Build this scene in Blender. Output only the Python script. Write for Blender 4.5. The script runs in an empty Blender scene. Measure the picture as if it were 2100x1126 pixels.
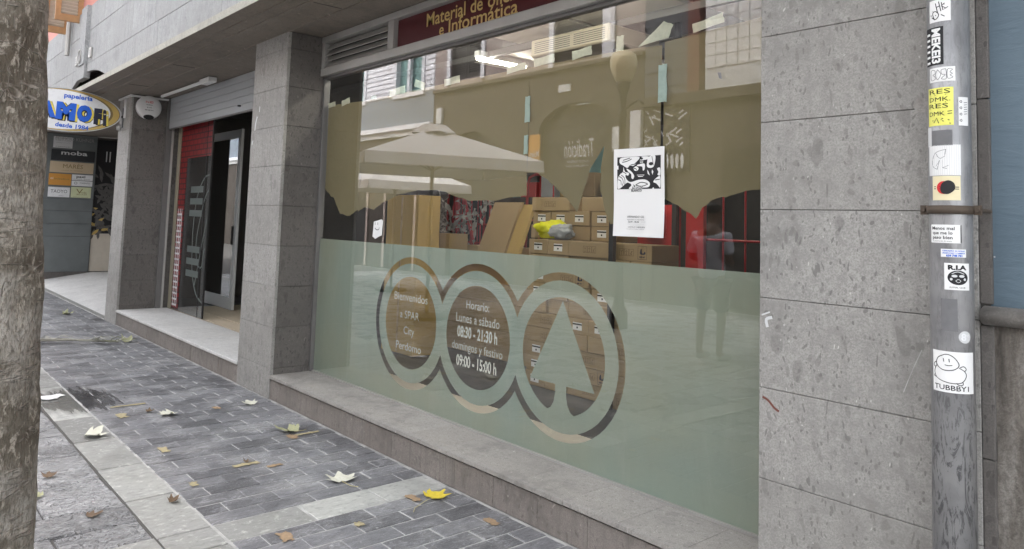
import bpy, math, random
from mathutils import Vector, Matrix, noise
random.seed(7)
sc = bpy.context.scene
R_ = math.radians

# ------------------------------------------------------------------ camera
YAW, PIT, ROL, FPX, PPY, CAMH = R_(49.063), R_(4.4795), R_(1.8444), 1527.53, 337.5, 1.55
def cam_setup():
    cy, sy, cp, sp = math.cos(YAW), math.sin(YAW), math.cos(PIT), math.sin(PIT)
    F = Vector((-sy*cp, cy*cp, sp)); Rr = Vector((cy, sy, 0)); U = Rr.cross(F)
    cr, sr = math.cos(ROL), math.sin(ROL)
    R2 = Rr*cr + U*sr; U2 = -Rr*sr + U*cr
    m = Matrix(((R2.x, U2.x, -F.x, 0), (R2.y, U2.y, -F.y, 0), (R2.z, U2.z, -F.z, CAMH), (0, 0, 0, 1)))
    cd = bpy.data.cameras.new('camera'); co = bpy.data.objects.new('camera', cd)
    co.matrix_world = m
    cd.sensor_width = 36; cd.lens = 36*FPX/2100; cd.shift_y = -(563-PPY)/2100
    cd.clip_start = .05; cd.clip_end = 500
    sc.collection.objects.link(co); sc.camera = co
cam_setup()

# ------------------------------------------------------------------ sky, sun, exposure
SUN_EL, SUN_AZ = R_(52), R_(322)          # azimuth measured clockwise from +y
w = bpy.data.worlds.new('World'); sc.world = w; w.use_nodes = True
nt = w.node_tree; nt.nodes.clear()
out = nt.nodes.new('ShaderNodeOutputWorld'); bg = nt.nodes.new('ShaderNodeBackground')
sky = nt.nodes.new('ShaderNodeTexSky'); sky.sky_type = 'NISHITA'; sky.sun_disc = False
sky.sun_elevation = SUN_EL; sky.sun_rotation = SUN_AZ; sky.dust_density = 4.0; sky.air_density = 1.0; sky.ozone_density = 1.0
hs = nt.nodes.new('ShaderNodeHueSaturation'); hs.inputs['Saturation'].default_value = .18
nt.links.new(sky.outputs[0], hs.inputs['Color']); nt.links.new(hs.outputs[0], bg.inputs[0]); nt.links.new(bg.outputs[0], out.inputs[0])
bg.inputs[1].default_value = .15
sl = bpy.data.lights.new('sun', 'SUN'); sl.energy = .8; sl.angle = R_(20); sl.color = (1, .97, .93)
so = bpy.data.objects.new('sun', sl); sc.collection.objects.link(so)
sd = Vector((math.sin(SUN_AZ)*math.cos(SUN_EL), math.cos(SUN_AZ)*math.cos(SUN_EL), math.sin(SUN_EL)))
so.rotation_euler = sd.to_track_quat('Z', 'Y').to_euler(); so.location = sd*30
vs = sc.view_settings
vs.view_transform = 'Standard'; vs.look = 'None'; vs.exposure = 2.8; vs.gamma = 1; vs.use_curve_mapping = False
sc.cycles.use_denoising = True
sc.cycles.max_bounces = 5; sc.cycles.diffuse_bounces = 3; sc.cycles.transparent_max_bounces = 12; sc.cycles.glossy_bounces = 3
sc.cycles.use_adaptive_sampling = True; sc.cycles.adaptive_threshold = .02
sc.cycles.sample_clamp_indirect = 6

# ------------------------------------------------------------------ materials
MATS = {}
class NB:
    def __init__(s, name):
        s.m = bpy.data.materials.new(name); s.m.use_nodes = True; s.t = s.m.node_tree; s.t.nodes.clear()
        s.o = s.t.nodes.new('ShaderNodeOutputMaterial'); MATS[name] = s.m
    def n(s, typ, **kw):
        x = s.t.nodes.new('ShaderNode'+typ)
        for k, v in kw.items():
            if k.startswith('i_'):
                x.inputs[k[2:].replace('_', ' ')].default_value = v
            else: setattr(x, k, v)
        return x
    def l(s, a, b): s.t.links.new(a, b)
    def pos(s, scale=(1, 1, 1), rot=(0, 0, 0)):
        g = s.n('NewGeometry'); mp = s.n('Mapping'); mp.inputs['Scale'].default_value = scale; mp.inputs['Rotation'].default_value = rot
        s.l(g.outputs['Position'], mp.inputs['Vector']); return mp.outputs[0]
    def noise(s, vec, scale, detail=4, rough=.55, dist=0):
        x = s.n('TexNoise'); x.inputs['Scale'].default_value = scale; x.inputs['Detail'].default_value = detail
        x.inputs['Roughness'].default_value = rough; x.inputs['Distortion'].default_value = dist
        s.l(vec, x.inputs['Vector']); return x.outputs['Fac']
    def voro(s, vec, scale, feature='F1'):
        x = s.n('TexVoronoi', feature=feature); x.inputs['Scale'].default_value = scale; s.l(vec, x.inputs['Vector']); return x
    def ramp(s, fac, stops, mode='LINEAR'):
        x = s.n('ValToRGB'); x.color_ramp.interpolation = mode
        el = x.color_ramp.elements
        while len(el) < len(stops): el.new(.5)
        for e, (p, c) in zip(el, stops):
            e.position = p; e.color = c if len(c) == 4 else (*c, 1)
        s.l(fac, x.inputs[0]); return x.outputs[0]
    def step(s, fac, a, b, v0=0., v1=1.):
        x = s.n('MapRange', interpolation_type='SMOOTHSTEP'); x.inputs[1].default_value = a; x.inputs[2].default_value = b
        x.inputs[3].default_value = v0; x.inputs[4].default_value = v1
        s.l(fac, x.inputs[0]); return x.outputs[0]
    def math(s, op, a, b=None):
        x = s.n('Math', operation=op)
        for i, v in enumerate((a, b)):
            if v is None: continue
            if isinstance(v, (int, float)): x.inputs[i].default_value = v
            else: s.l(v, x.inputs[i])
        return x.outputs[0]
    def mix(s, fac, a, b, blend='MIX'):
        x = s.n('Mix', data_type='RGBA', blend_type=blend)
        for k, v in ((0, fac), (6, a), (7, b)):
            if isinstance(v, (int, float)): x.inputs[k].default_value = v
            elif isinstance(v, tuple): x.inputs[k].default_value = (*v, 1) if len(v) == 3 else v
            else: s.l(v, x.inputs[k])
        return x.outputs[2]
    def bump(s, h, strength=.3, dist=.01):
        x = s.n('Bump'); x.inputs['Strength'].default_value = strength; x.inputs['Distance'].default_value = dist
        s.l(h, x.inputs['Height']); return x.outputs[0]
    def bsdf(s, col, rough=.6, normal=None, metal=0, spec=.5):
        x = s.n('BsdfPrincipled')
        for k, v in (('Base Color', col), ('Roughness', rough), ('Metallic', metal), ('Specular IOR Level', spec)):
            if isinstance(v, (int, float)): x.inputs[k].default_value = v
            elif isinstance(v, tuple): x.inputs[k].default_value = (*v, 1)
            else: s.l(v, x.inputs[k])
        if normal is not None: s.l(normal, x.inputs['Normal'])
        s.l(x.outputs[0], s.o.inputs[0]); return x

def plain(name, col, rough=.6, metal=0, var=.12, scale=9, bump=.08, spec=.5):
    """paint, plastic, card: a base colour with soft unevenness and fine relief"""
    b = NB(name); p = b.pos()
    f = b.noise(p, scale, 3); f2 = b.noise(p, scale*14, 2)
    lo = tuple(max(0, c*(1-var)) for c in col); hi = tuple(min(1, c*(1+var)) for c in col)
    c = b.mix(f, lo, hi)
    r = b.step(f, .25, .75, max(.02, rough-.08), min(1, rough+.08))
    b.bsdf(c, r, b.bump(f2, bump, .004) if bump else None, metal, spec); return b.m

def stone(name, base, clast=.55, warm=(1, 1, 1), cs=9., grime=.35, cutoff=.72, rough=.75, bump=.25, streak=.0):
    """grey volcanic ashlar with darker clasts, pits and pale flecks"""
    b = NB(name); p = b.pos((1, 1, .55)); pw = b.pos()
    warp = b.n('TexNoise'); warp.inputs['Scale'].default_value = 12; b.l(p, warp.inputs['Vector'])
    vm = b.n('VectorMath', operation='MULTIPLY_ADD'); b.l(warp.outputs['Color'], vm.inputs[0]); vm.inputs[1].default_value = (.09,)*3; b.l(p, vm.inputs[2])
    pp = vm.outputs[0]
    big = b.noise(pw, 2.2, 4, .6); med = b.noise(pw, 14, 3, .65); fine = b.noise(pw, 160, 2, .7)
    n1 = b.ramp(big, [(.34, tuple(c*(1-grime) for c in base)), (.5, base), (.66, tuple(min(1, c*1.28) for c in base))])
    n1 = b.mix(b.step(b.noise(pw, 34, 3, .7), .36, .66, .55, 0), n1, tuple(c*.62 for c in base))
    n2 = b.mix(b.step(med, .3, .75), n1, tuple(min(1, c*1.12*k) for c, k in zip(base, warm)))
    n2 = b.mix(b.step(fine, .38, .66, 0, .75), n2, tuple(c*.66 for c in base))
    n2 = b.mix(b.step(b.noise(pw, 60, 2, .7), .56, .72, 0, .28), n2, tuple(min(1, c*1.35) for c in base))
    col = n2; hsum = fine
    for sc_, thr, rad, amt in ((cs, cutoff, .36, clast), (cs*2.3, cutoff-.1, .34, clast*.9), (cs*4.6, cutoff-.18, .33, min(1, clast*1.5))):
        v = b.voro(pp, sc_); sep = b.n('SeparateColor'); b.l(v.outputs['Color'], sep.inputs[0])
        k = b.math('MULTIPLY', b.step(v.outputs['Distance'], rad*.8, rad, 1, 0), b.step(sep.outputs[0], thr, thr+.03))
        col = b.mix(b.math('MULTIPLY', k, amt), col, tuple(c*.42 for c in base))
        if sc_ == cs*4.6: hsum = b.math('SUBTRACT', hsum, b.math('MULTIPLY', k, .3))
    v = b.voro(pp, cs*5.2); sep = b.n('SeparateColor'); b.l(v.outputs['Color'], sep.inputs[0])
    k = b.math('MULTIPLY', b.step(v.outputs['Distance'], .12, .26, 1, 0), b.step(sep.outputs[1], .93, .95))
    col = b.mix(b.math('MULTIPLY', k, .7), col, tuple(min(1, c*1.9) for c in base))
    if streak:
        st = b.noise(b.pos((9, 9, .5)), 2.2, 6, .6)
        col = b.mix(b.step(st, .5, .72, 0, streak), col, tuple(c*.5 for c in base))
    oi = b.n('ObjectInfo'); col = b.mix(b.math('MULTIPLY', oi.outputs['Random'], .34), col, tuple(c*.62*k for c, k in zip(base, (1.03, 1, .96))))
    b.bsdf(col, b.step(med, .3, .7, rough-.07, rough+.1), b.bump(hsum, bump, .006)); return b.m

stone('facade stone shaded', (.15, .138, .128), cs=11, clast=.5)  # darker copy of the front stone: pillar sides' shade put into the colour
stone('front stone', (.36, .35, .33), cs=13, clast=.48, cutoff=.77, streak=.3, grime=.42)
stone('cladding stone', (.36, .365, .365), cs=7, clast=.22, streak=.45, cutoff=.85)
stone('plinth stone', (.25, .222, .20), clast=.35, streak=.6, cs=10, cutoff=.8, grime=.55)
stone('sill stone', (.37, .35, .325), clast=.3, cs=12, grime=.6, cutoff=.8)
stone('step stone', (.68, .67, .65), clast=.15, cs=16, grime=.25, cutoff=.85)
stone('strip stone', (.36, .36, .345), clast=.2, cs=18, grime=.3, cutoff=.85, rough=.6)
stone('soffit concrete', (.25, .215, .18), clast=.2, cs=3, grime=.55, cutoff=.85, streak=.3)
stone('brown stone', (.075, .062, .052), clast=.3, cs=3)
plain('joint dark', (.09, .086, .08), .95)
plain('joint pale', (.42, .415, .40), .9, var=.75, scale=11)
plain('white metal', (.55, .56, .56), .45, var=.06)
plain('aluminium', (.40, .39, .37), .5, .35, var=.2, scale=6)
plain('aluminium dark', (.16, .155, .15), .5, .3, var=.2)
plain('shutter paint', (.40, .42, .43), .45, .2, var=.1, scale=4)
plain('black', (.012, .012, .013), .5, var=.3)
plain('ink', (.014, .014, .016), .7, bump=0)
plain('ink soft', (.10, .10, .11), .7, bump=0)
plain('ink brown', (.16, .10, .05), .8, bump=0)
plain('paper white', (.82, .82, .81), .6, var=.03, scale=5, bump=.03)
plain('paper grey', (.62, .63, .63), .6, var=.06)
plain('card', (.37, .27, .15), .8, var=.14, scale=5, bump=.1)
plain('card gold', (.42, .29, .10), .75, var=.1, scale=4, bump=.1)
plain('card orange', (.50, .29, .10), .75, var=.1, scale=4)
plain('packing tape', (.40, .29, .15), .3, var=.1)
plain('red paint', (.36, .022, .028), .45, var=.2, scale=14)
plain('red vinyl', (.58, .024, .028), .4, var=.08)
plain('sign red', (.085, .012, .016), .35, var=.1)
plain('sign gold', (.62, .45, .17), .4, var=.08, bump=0)
plain('blue ink', (.015, .12, .62), .45, var=.05, bump=0)
plain('navy ink', (.018, .022, .05), .45, bump=0)
plain('yellow ink', (.80, .66, .10), .45, bump=0, var=.06)
plain('gold ink', (.55, .39, .12), .45, bump=0, var=.15)
plain('brown ink', (.23, .17, .07), .45, bump=0, var=.15)
plain('sign white', (.80, .81, .82), .3, var=.03, bump=0)
plain('orange plaque', (.62, .30, .06), .45, var=.06, bump=0)
plain('sand plaque', (.58, .47, .32), .45, var=.06, bump=0)
plain('green plaque', (.62, .66, .42), .45, var=.06, bump=0)
plain('charcoal plaque', (.035, .038, .042), .35, var=.2, bump=0)
plain('slate panel', (.15, .165, .165), .55, var=.35, scale=3)
plain('mat cream', (.55, .46, .34), .9, var=.12)
plain('ledge cream', (.62, .56, .47), .6, var=.1)
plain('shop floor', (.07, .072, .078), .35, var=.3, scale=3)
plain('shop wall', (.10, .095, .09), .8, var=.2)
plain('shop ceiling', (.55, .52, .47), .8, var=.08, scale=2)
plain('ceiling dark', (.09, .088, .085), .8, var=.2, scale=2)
plain('cream plastic', (.30, .27, .20), .5, var=.08)
plain('tape', (.62, .62, .48), .5, var=.2, scale=40, bump=.3)
plain('tape green', (.36, .47, .42), .4, var=.15, scale=40)
plain('yellow fabric', (.80, .80, .02), .8, var=.2, scale=30, bump=.5)
plain('grey plastic', (.40, .42, .45), .35, var=.2, scale=12, bump=.4)
plain('pink render', (.60, .26, .22), .85, var=.06)
plain('shutter wood', (.36, .20, .09), .7, var=.3, scale=12)
plain('shutter slat', (.50, .44, .36), .7, var=.2)
plain('white siding', (.80, .81, .84), .6, var=.05)
plain('blue grey render', (.19, .225, .27), .8, var=.08)
plain('beige render', (.40, .335, .30), .85, var=.07)
plain('rust red', (.17, .06, .045), .7, var=.2)
plain('dark wood', (.055, .047, .042), .6, var=.3)
plain('slate boards', (.12, .125, .135), .7, var=.2)
plain('canvas white', (.90, .90, .89), .8, var=.03, scale=3, bump=.2)
plain('iron', (.05, .05, .052), .5, .6)
plain('rust iron', (.11, .085, .065), .7, .4, var=.35, scale=60)
plain('lamp glass', (.84, .74, .50), .3, var=.05)
plain('skin', (.20, .115, .075), .55, var=.08)
plain('hair', (.012, .010, .009), .5)
plain('shirt', (.66, .70, .76), .85, var=.15, scale=10, bump=.4)
plain('trousers', (.02, .021, .026), .85)
plain('shoe', (.25, .25, .25), .7)
plain('teal', (.20, .36, .34), .6, var=.15)
plain('orange paint', (.36, .25, .15), .8, var=.5, scale=60)
plain('yellow paint', (.40, .34, .20), .8, var=.5, scale=60)
plain('leaf pale', (.66, .65, .54), .7, var=.15, scale=40, bump=.3)
plain('leaf green', (.38, .38, .22), .7, var=.25, scale=40, bump=.3)
plain('leaf yellow', (.72, .56, .05), .6, var=.25, scale=60, bump=.3)
plain('leaf brown', (.15, .10, .06), .8, var=.3, scale=60)
plain('stem', (.45, .40, .22), .8)
plain('leaf crown', (.08, .12, .04), .6, var=.3)
plain('sticker yellow', (.80, .78, .16), .5, var=.08, bump=0)
plain('sticker cream', (.76, .68, .44), .5, var=.06, bump=0)
plain('white plastic', (.72, .72, .71), .35, var=.04)
plain('frond pale', (.42, .40, .34), .7, var=.3, scale=30)
plain('frond green', (.17, .18, .08), .7, var=.3, scale=30)
plain('leaf print', (.11, .105, .10), .7, var=.6, scale=14)
plain('glue stain', (.16, .16, .165), .7, var=.25, scale=50)

def paving(name, base, rough, dirt, bump, bs, stk):
    b = NB(name); p = b.pos(); oi = b.n('ObjectInfo'); g = b.n('NewGeometry')
    rnd = b.math('FRACT', b.math('ADD', oi.outputs['Random'], g.outputs['Random Per Island']))
    c = b.ramp(rnd, [(0, tuple(k*.6 for k in base)), (.5, base), (1, tuple(k*1.4 for k in base))])
    strk = b.noise(b.pos((26, 3.5, 1)), 1.0, 6, .65, .6); cl = b.noise(p, 3.2, 6, .6); fine = b.noise(p, 90, 4, .7)
    c = b.mix(b.step(strk, .50, .74, 0, stk), c, tuple(min(1, k*2.0) for k in base))
    c = b.mix(b.step(cl, .44, .68, 0, dirt), c, (.30, .295, .29))
    c = b.mix(b.step(fine, .52, .70, 0, .55), c, (.36, .36, .36))
    sc2 = b.noise(b.pos((1.0, .55, 1)), 30, 4, .72, .5); ve = b.math('ABSOLUTE', b.math('SUBTRACT', b.noise(b.pos((1.5, .6, 1)), 6.5, 5, .65, 1.3), .5))
    c = b.mix(b.step(sc2, .30, .50, .6, 0), c, tuple(k*.5 for k in base)); c = b.mix(b.step(sc2, .55, .70, 0, .5), c, tuple(min(1, k*2.1) for k in base))
    c = b.mix(b.math('MULTIPLY', b.step(ve, .0, .02, .75 if stk else .0, 0), b.step(cl, .38, .6)), c, tuple(min(1, k*2.9) for k in base))
    v = b.voro(p, 21); sp = b.n('SeparateColor'); b.l(v.outputs['Color'], sp.inputs[0])
    gum = b.math('MULTIPLY', b.step(v.outputs['Distance'], .10, .2, 1, 0), b.step(sp.outputs[0], .93, .94))
    c = b.mix(b.math('MULTIPLY', gum, .7), c, (.55, .55, .54))
    # standing water: a patch with its own shape, darker and smooth
    ps = b.n('SeparateXYZ'); b.l(g.outputs['Position'], ps.inputs[0])
    wn = b.noise(b.pos((.9, 9, 1)), 2.4, 4, .6)
    dx = b.math('DIVIDE', b.math('ADD', ps.outputs[0], 6.98), .62); dy = b.math('DIVIDE', b.math('SUBTRACT', ps.outputs[1], 1.42), .42)
    d = b.math('ADD', b.math('MULTIPLY', dx, dx), b.math('MULTIPLY', dy, dy))
    wet = b.step(b.math('ADD', d, b.math('MULTIPLY', wn, 1.6)), .95, 1.75, 1, 0)
    dk = b.step(b.noise(p, 1.7, 5, .62), .50, .66, 0, .45); c = b.mix(dk, c, tuple(k*.5 for k in base))
    c = b.mix(b.math('MULTIPLY', wet, .8), c, tuple(k*.28 for k in base))
    r = b.step(cl, .3, .7, rough-.1, rough+.12)
    r = b.n('Mix', data_type='FLOAT').outputs[0] if False else b.math('MULTIPLY', r, b.math('SUBTRACT', 1, b.math('MULTIPLY', wet, .75)))
    rel = b.math('ADD', b.noise(b.pos((1.6, .7, 1)), bs, 5, .65, .8), b.math('MULTIPLY', fine, .15))
    if bump > .9:                                   # riven slate: stepped ridges, their shade and bright edges painted in
        n1 = b.noise(b.pos((1.3, .75, 1)), 6, 4, .6, 1.6); tt = b.math('MULTIPLY', n1, 9); rel = b.math('ADD', b.math('MULTIPLY', rel, .5), b.math('MULTIPLY', b.math('ADD', b.math('FLOOR', tt), b.step(b.math('FRACT', tt), .7, 1.)), .22))
        rd = b.step(b.math('FRACT', tt), .82, .98); c = b.mix(b.math('MULTIPLY', rd, .55), c, tuple(k*.35 for k in base)); c = b.mix(b.step(b.math('FRACT', tt), .0, .25, .5, 0), c, tuple(min(1, k*1.7) for k in base))
    rel = b.math('MULTIPLY', rel, b.math('SUBTRACT', 1, b.math('MULTIPLY', wet, .8)))
    b.bsdf(c, r, b.bump(rel, bump, .02 if bump < .9 else .07)); return b.m
paving('basalt paver', (.15, .15, .158), .46, .7, .28, 24, .5)
paving('rough flagstone', (.37, .37, .375), .28, .45, 1., 13, .0)
paving('strip slab', (.36, .36, .335), .6, .35, .15, 20, .0)

def render_wall():
    b = NB('blue render'); p = b.pos(); w1 = b.noise(b.pos((1, 1, 4)), 5, 5, .6, .7); f = b.noise(p, 70, 4, .7)
    c = b.mix(b.step(b.noise(p, 3, 5), .3, .7), (.105, .152, .19), (.12, .17, .21))
    v = b.voro(p, 14); sp = b.n('SeparateColor'); b.l(v.outputs['Color'], sp.inputs[0])
    c = b.mix(b.math('MULTIPLY', b.step(v.outputs['Distance'], .04, .07, 1, 0), b.step(sp.outputs[0], .86, .87)), c, (.7, .7, .7))
    b.bsdf(c, .55, b.bump(b.math('ADD', b.step(w1, .4, .7), b.math('MULTIPLY', f, .8)), .22, .006))
    b = NB('rough render'); p = b.pos(); st = b.noise(b.pos((7, 7, .9)), 2.2, 6, .65); f = b.noise(b.pos((1, 1, .6)), 75, 5, .75)
    c = b.ramp(st, [(.3, (.09, .078, .066)), (.48, (.25, .225, .195)), (.7, (.44, .41, .37))])
    c = b.mix(b.step(f, .4, .65, 0, .5), c, (.12, .105, .09))
    b.bsdf(c, .9, b.bump(f, 1., .02))
    b = NB('zinc pipe'); p = b.pos(); sc1 = b.noise(b.pos((38, 38, 9)), 1.0, 5, .72, 2.2); cl = b.noise(p, 9, 5)
    c = b.mix(b.step(cl, .3, .7), (.25, .25, .255), (.35, .348, .35))
    low = b.n('SeparateXYZ'); g = b.n('NewGeometry'); b.l(g.outputs['Position'], low.inputs[0])
    k = b.math('MULTIPLY', b.step(sc1, .50, .60), b.step(low.outputs[2], .8, 1.3, .9, .25))
    c = b.mix(k, c, (.10, .10, .105))
    b.bsdf(c, .38, b.bump(sc1, .1, .003), .35)
    b = NB('bark'); p = b.pos((1, 1, .55)); pz = b.pos()
    wv = b.n('TexNoise'); wv.inputs['Scale'].default_value = 9; b.l(p, wv.inputs['Vector'])
    vm = b.n('VectorMath', operation='MULTIPLY_ADD'); b.l(wv.outputs['Color'], vm.inputs[0]); vm.inputs[1].default_value = (.12,)*3; b.l(p, vm.inputs[2])
    e = b.voro(vm.outputs[0], 11, 'DISTANCE_TO_EDGE'); crack = b.math('MULTIPLY', b.step(e.outputs['Distance'], .0, .03, 1, 0), b.step(b.noise(pz, 6, 3), .5, .62))
    ring = b.noise(b.pos((.8, .8, 7)), 1.5, 4, .6, .5); rings = b.math('MULTIPLY', b.step(b.math('ABSOLUTE', b.math('SUBTRACT', ring, .5)), .0, .02, 1, 0), b.step(b.noise(pz, 9, 3), .42, .58))
    fl = b.noise(b.pos((1, 1, .55)), 38, 5, .72, .6); lg = b.noise(b.pos((1, 1, 1.6)), 2.6, 5, .6); fl2 = b.noise(b.pos((1, 1, .4)), 120, 4, .7)
    c = b.ramp(lg, [(.38, (.12, .10, .072)), (.5, (.20, .178, .138)), (.60, (.42, .395, .345))])
    c = b.mix(b.step(fl, .52, .60, 0, .9), c, (.46, .42, .35))
    c = b.mix(b.step(fl2, .45, .62, 0, .6), c, (.085, .07, .05))
    m = b.math('MAXIMUM', b.math('MULTIPLY', crack, .75), b.math('MULTIPLY', rings, .7))
    c = b.mix(m, c, (.44, .40, .34))
    h = b.math('ADD', b.math('ADD', b.math('MULTIPLY', m, .7), b.math('MULTIPLY', fl, .9)), b.math('MULTIPLY', fl2, .5))
    b.bsdf(c, .85, b.bump(h, 1., .022))
render_wall()

def glass(name, f0, tint):
    """thin clear pane: two-surface Fresnel reflection over transmission, f0 = refractive index"""
    b = NB(name); g = b.n('NewGeometry'); d = b.n('VectorMath', operation='DOT_PRODUCT')
    b.l(g.outputs['Normal'], d.inputs[0]); b.l(g.outputs['Incoming'], d.inputs[1])
    c = b.math('ABSOLUTE', d.outputs['Value']); M_ = b.math
    k = M_('SQRT', M_('ADD', M_('MULTIPLY', c, c), f0*f0-1))
    A = M_('POWER', M_('DIVIDE', M_('SUBTRACT', k, c), M_('ADD', k, c)), 2)
    B = M_('POWER', M_('DIVIDE', M_('SUBTRACT', M_('MULTIPLY', c, M_('ADD', k, c)), 1), M_('ADD', M_('MULTIPLY', c, M_('SUBTRACT', k, c)), 1)), 2)
    R1 = M_('MULTIPLY', M_('MULTIPLY', A, .5), M_('ADD', B, 1)); fac = M_('DIVIDE', M_('MULTIPLY', R1, 2), M_('ADD', R1, 1))
    t = b.n('BsdfTransparent'); t.inputs[0].default_value = (*tint, 1); gl = b.n('BsdfGlossy'); gl.inputs['Roughness'].default_value = 0
    gl.inputs['Color'].default_value = (1, 1, 1, 1)
    mx = b.n('MixShader'); b.l(fac, mx.inputs[0]); b.l(t.outputs[0], mx.inputs[1]); b.l(gl.outputs[0], mx.inputs[2]); b.l(mx.outputs[0], b.o.inputs[0])
glass('window glass', 1.54, (.93, .95, .93))
glass('door glass', 1.32, (.66, .68, .68))
def sheet(name, col, trans, tcol, rough=.5):
    """film or paper that lets some light through"""
    b = NB(name); p = b.pos(); f = b.noise(p, 2.2, 4); f2 = b.noise(p, 40, 3)
    c = b.mix(f, tuple(k*.93 for k in col), tuple(min(1, k*1.07) for k in col))
    d = b.n('BsdfPrincipled'); b.l(c, d.inputs['Base Color']); d.inputs['Roughness'].default_value = rough; d.inputs['Specular IOR Level'].default_value = .3
    b.l(b.bump(f2, .05, .003), d.inputs['Normal'])
    t = b.n('BsdfTranslucent'); t.inputs[0].default_value = (*tcol, 1)
    mx = b.n('MixShader'); mx.inputs[0].default_value = trans; b.l(d.outputs[0], mx.inputs[1]); b.l(t.outputs[0], mx.inputs[2]); b.l(mx.outputs[0], b.o.inputs[0])
def frosted():
    b = NB('frosted film'); p = b.pos(); f = b.noise(p, .9, 3); sm = b.noise(b.pos((2.5, 1, .5)), 3, 5, .65, 1.2); f2 = b.noise(p, 40, 3)
    c = b.mix(b.step(f, .35, .65), (.31, .385, .335), (.36, .385, .30))
    c = b.mix(b.step(sm, .5, .72, 0, .3), c, (.45, .475, .42)); c = b.mix(b.step(sm, .28, .45, .25, 0), c, (.25, .285, .23))
    d = b.n('BsdfPrincipled'); b.l(c, d.inputs['Base Color']); d.inputs['Roughness'].default_value = .4; b.l(b.bump(f2, .05, .003), d.inputs['Normal'])
    t = b.n('BsdfTranslucent'); t.inputs[0].default_value = (.42, .48, .42, 1); tr = b.n('BsdfTransparent'); tr.inputs[0].default_value = (.8, .85, .8, 1)
    m1 = b.n('MixShader'); m1.inputs[0].default_value = .22; b.l(d.outputs[0], m1.inputs[1]); b.l(t.outputs[0], m1.inputs[2])
    m2 = b.n('MixShader'); m2.inputs[0].default_value = .05; b.l(m1.outputs[0], m2.inputs[1]); b.l(tr.outputs[0], m2.inputs[2]); b.l(m2.outputs[0], b.o.inputs[0])
frosted()
plain('film lettering', (.62, .63, .58), .6, var=.04, bump=0)
sheet('kraft paper', (.225, .187, .10), .05, (.4, .3, .18), .75)
def emit(name, col, s):
    b = NB(name); e = b.n('Emission'); e.inputs[0].default_value = (*col, 1); e.inputs[1].default_value = s; b.l(e.outputs[0], b.o.inputs[0])
emit('lit tube', (1, .95, .84), 15)
def brick_print():
    b = NB('brick print'); g = b.n('NewGeometry'); s = b.n('SeparateXYZ'); b.l(g.outputs['Position'], s.inputs[0]); cb = b.n('CombineXYZ')
    b.l(s.outputs[0], cb.inputs[0]); b.l(s.outputs[2], cb.inputs[1])
    br = b.n('TexBrick'); b.l(cb.outputs[0], br.inputs[0]); br.inputs['Scale'].default_value = 1
    br.inputs['Brick Width'].default_value = .16; br.inputs['Row Height'].default_value = .075; br.inputs['Mortar Size'].default_value = .009
    br.inputs['Color1'].default_value = (.27, .014, .016, 1); br.inputs['Color2'].default_value = (.19, .010, .012, 1); br.inputs['Mortar'].default_value = (.02, .008, .008, 1)
    b.bsdf(br.outputs[0], .4)
brick_print()

# ------------------------------------------------------------------ builders
W = {}                                            # world base of every object
COL = sc.collection
def put(o, loc, parent):
    COL.objects.link(o)
    pw = W[parent.name] if parent else Vector((0, 0, 0))
    o.location = Vector(loc)-pw; o.parent = parent; W[o.name] = Vector(loc); return o
def tag(o, label=None, cat=None, group=None, kind=None):
    if label: o['label'] = label
    if cat: o['category'] = cat
    if group: o['group'] = group
    if kind: o['kind'] = kind
    return o
def thing(name, loc, label, cat, group=None, parent=None):
    o = bpy.data.objects.new(name, None); o.empty_display_size = .1
    put(o, loc, parent); return tag(o, label, cat, group)

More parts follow.
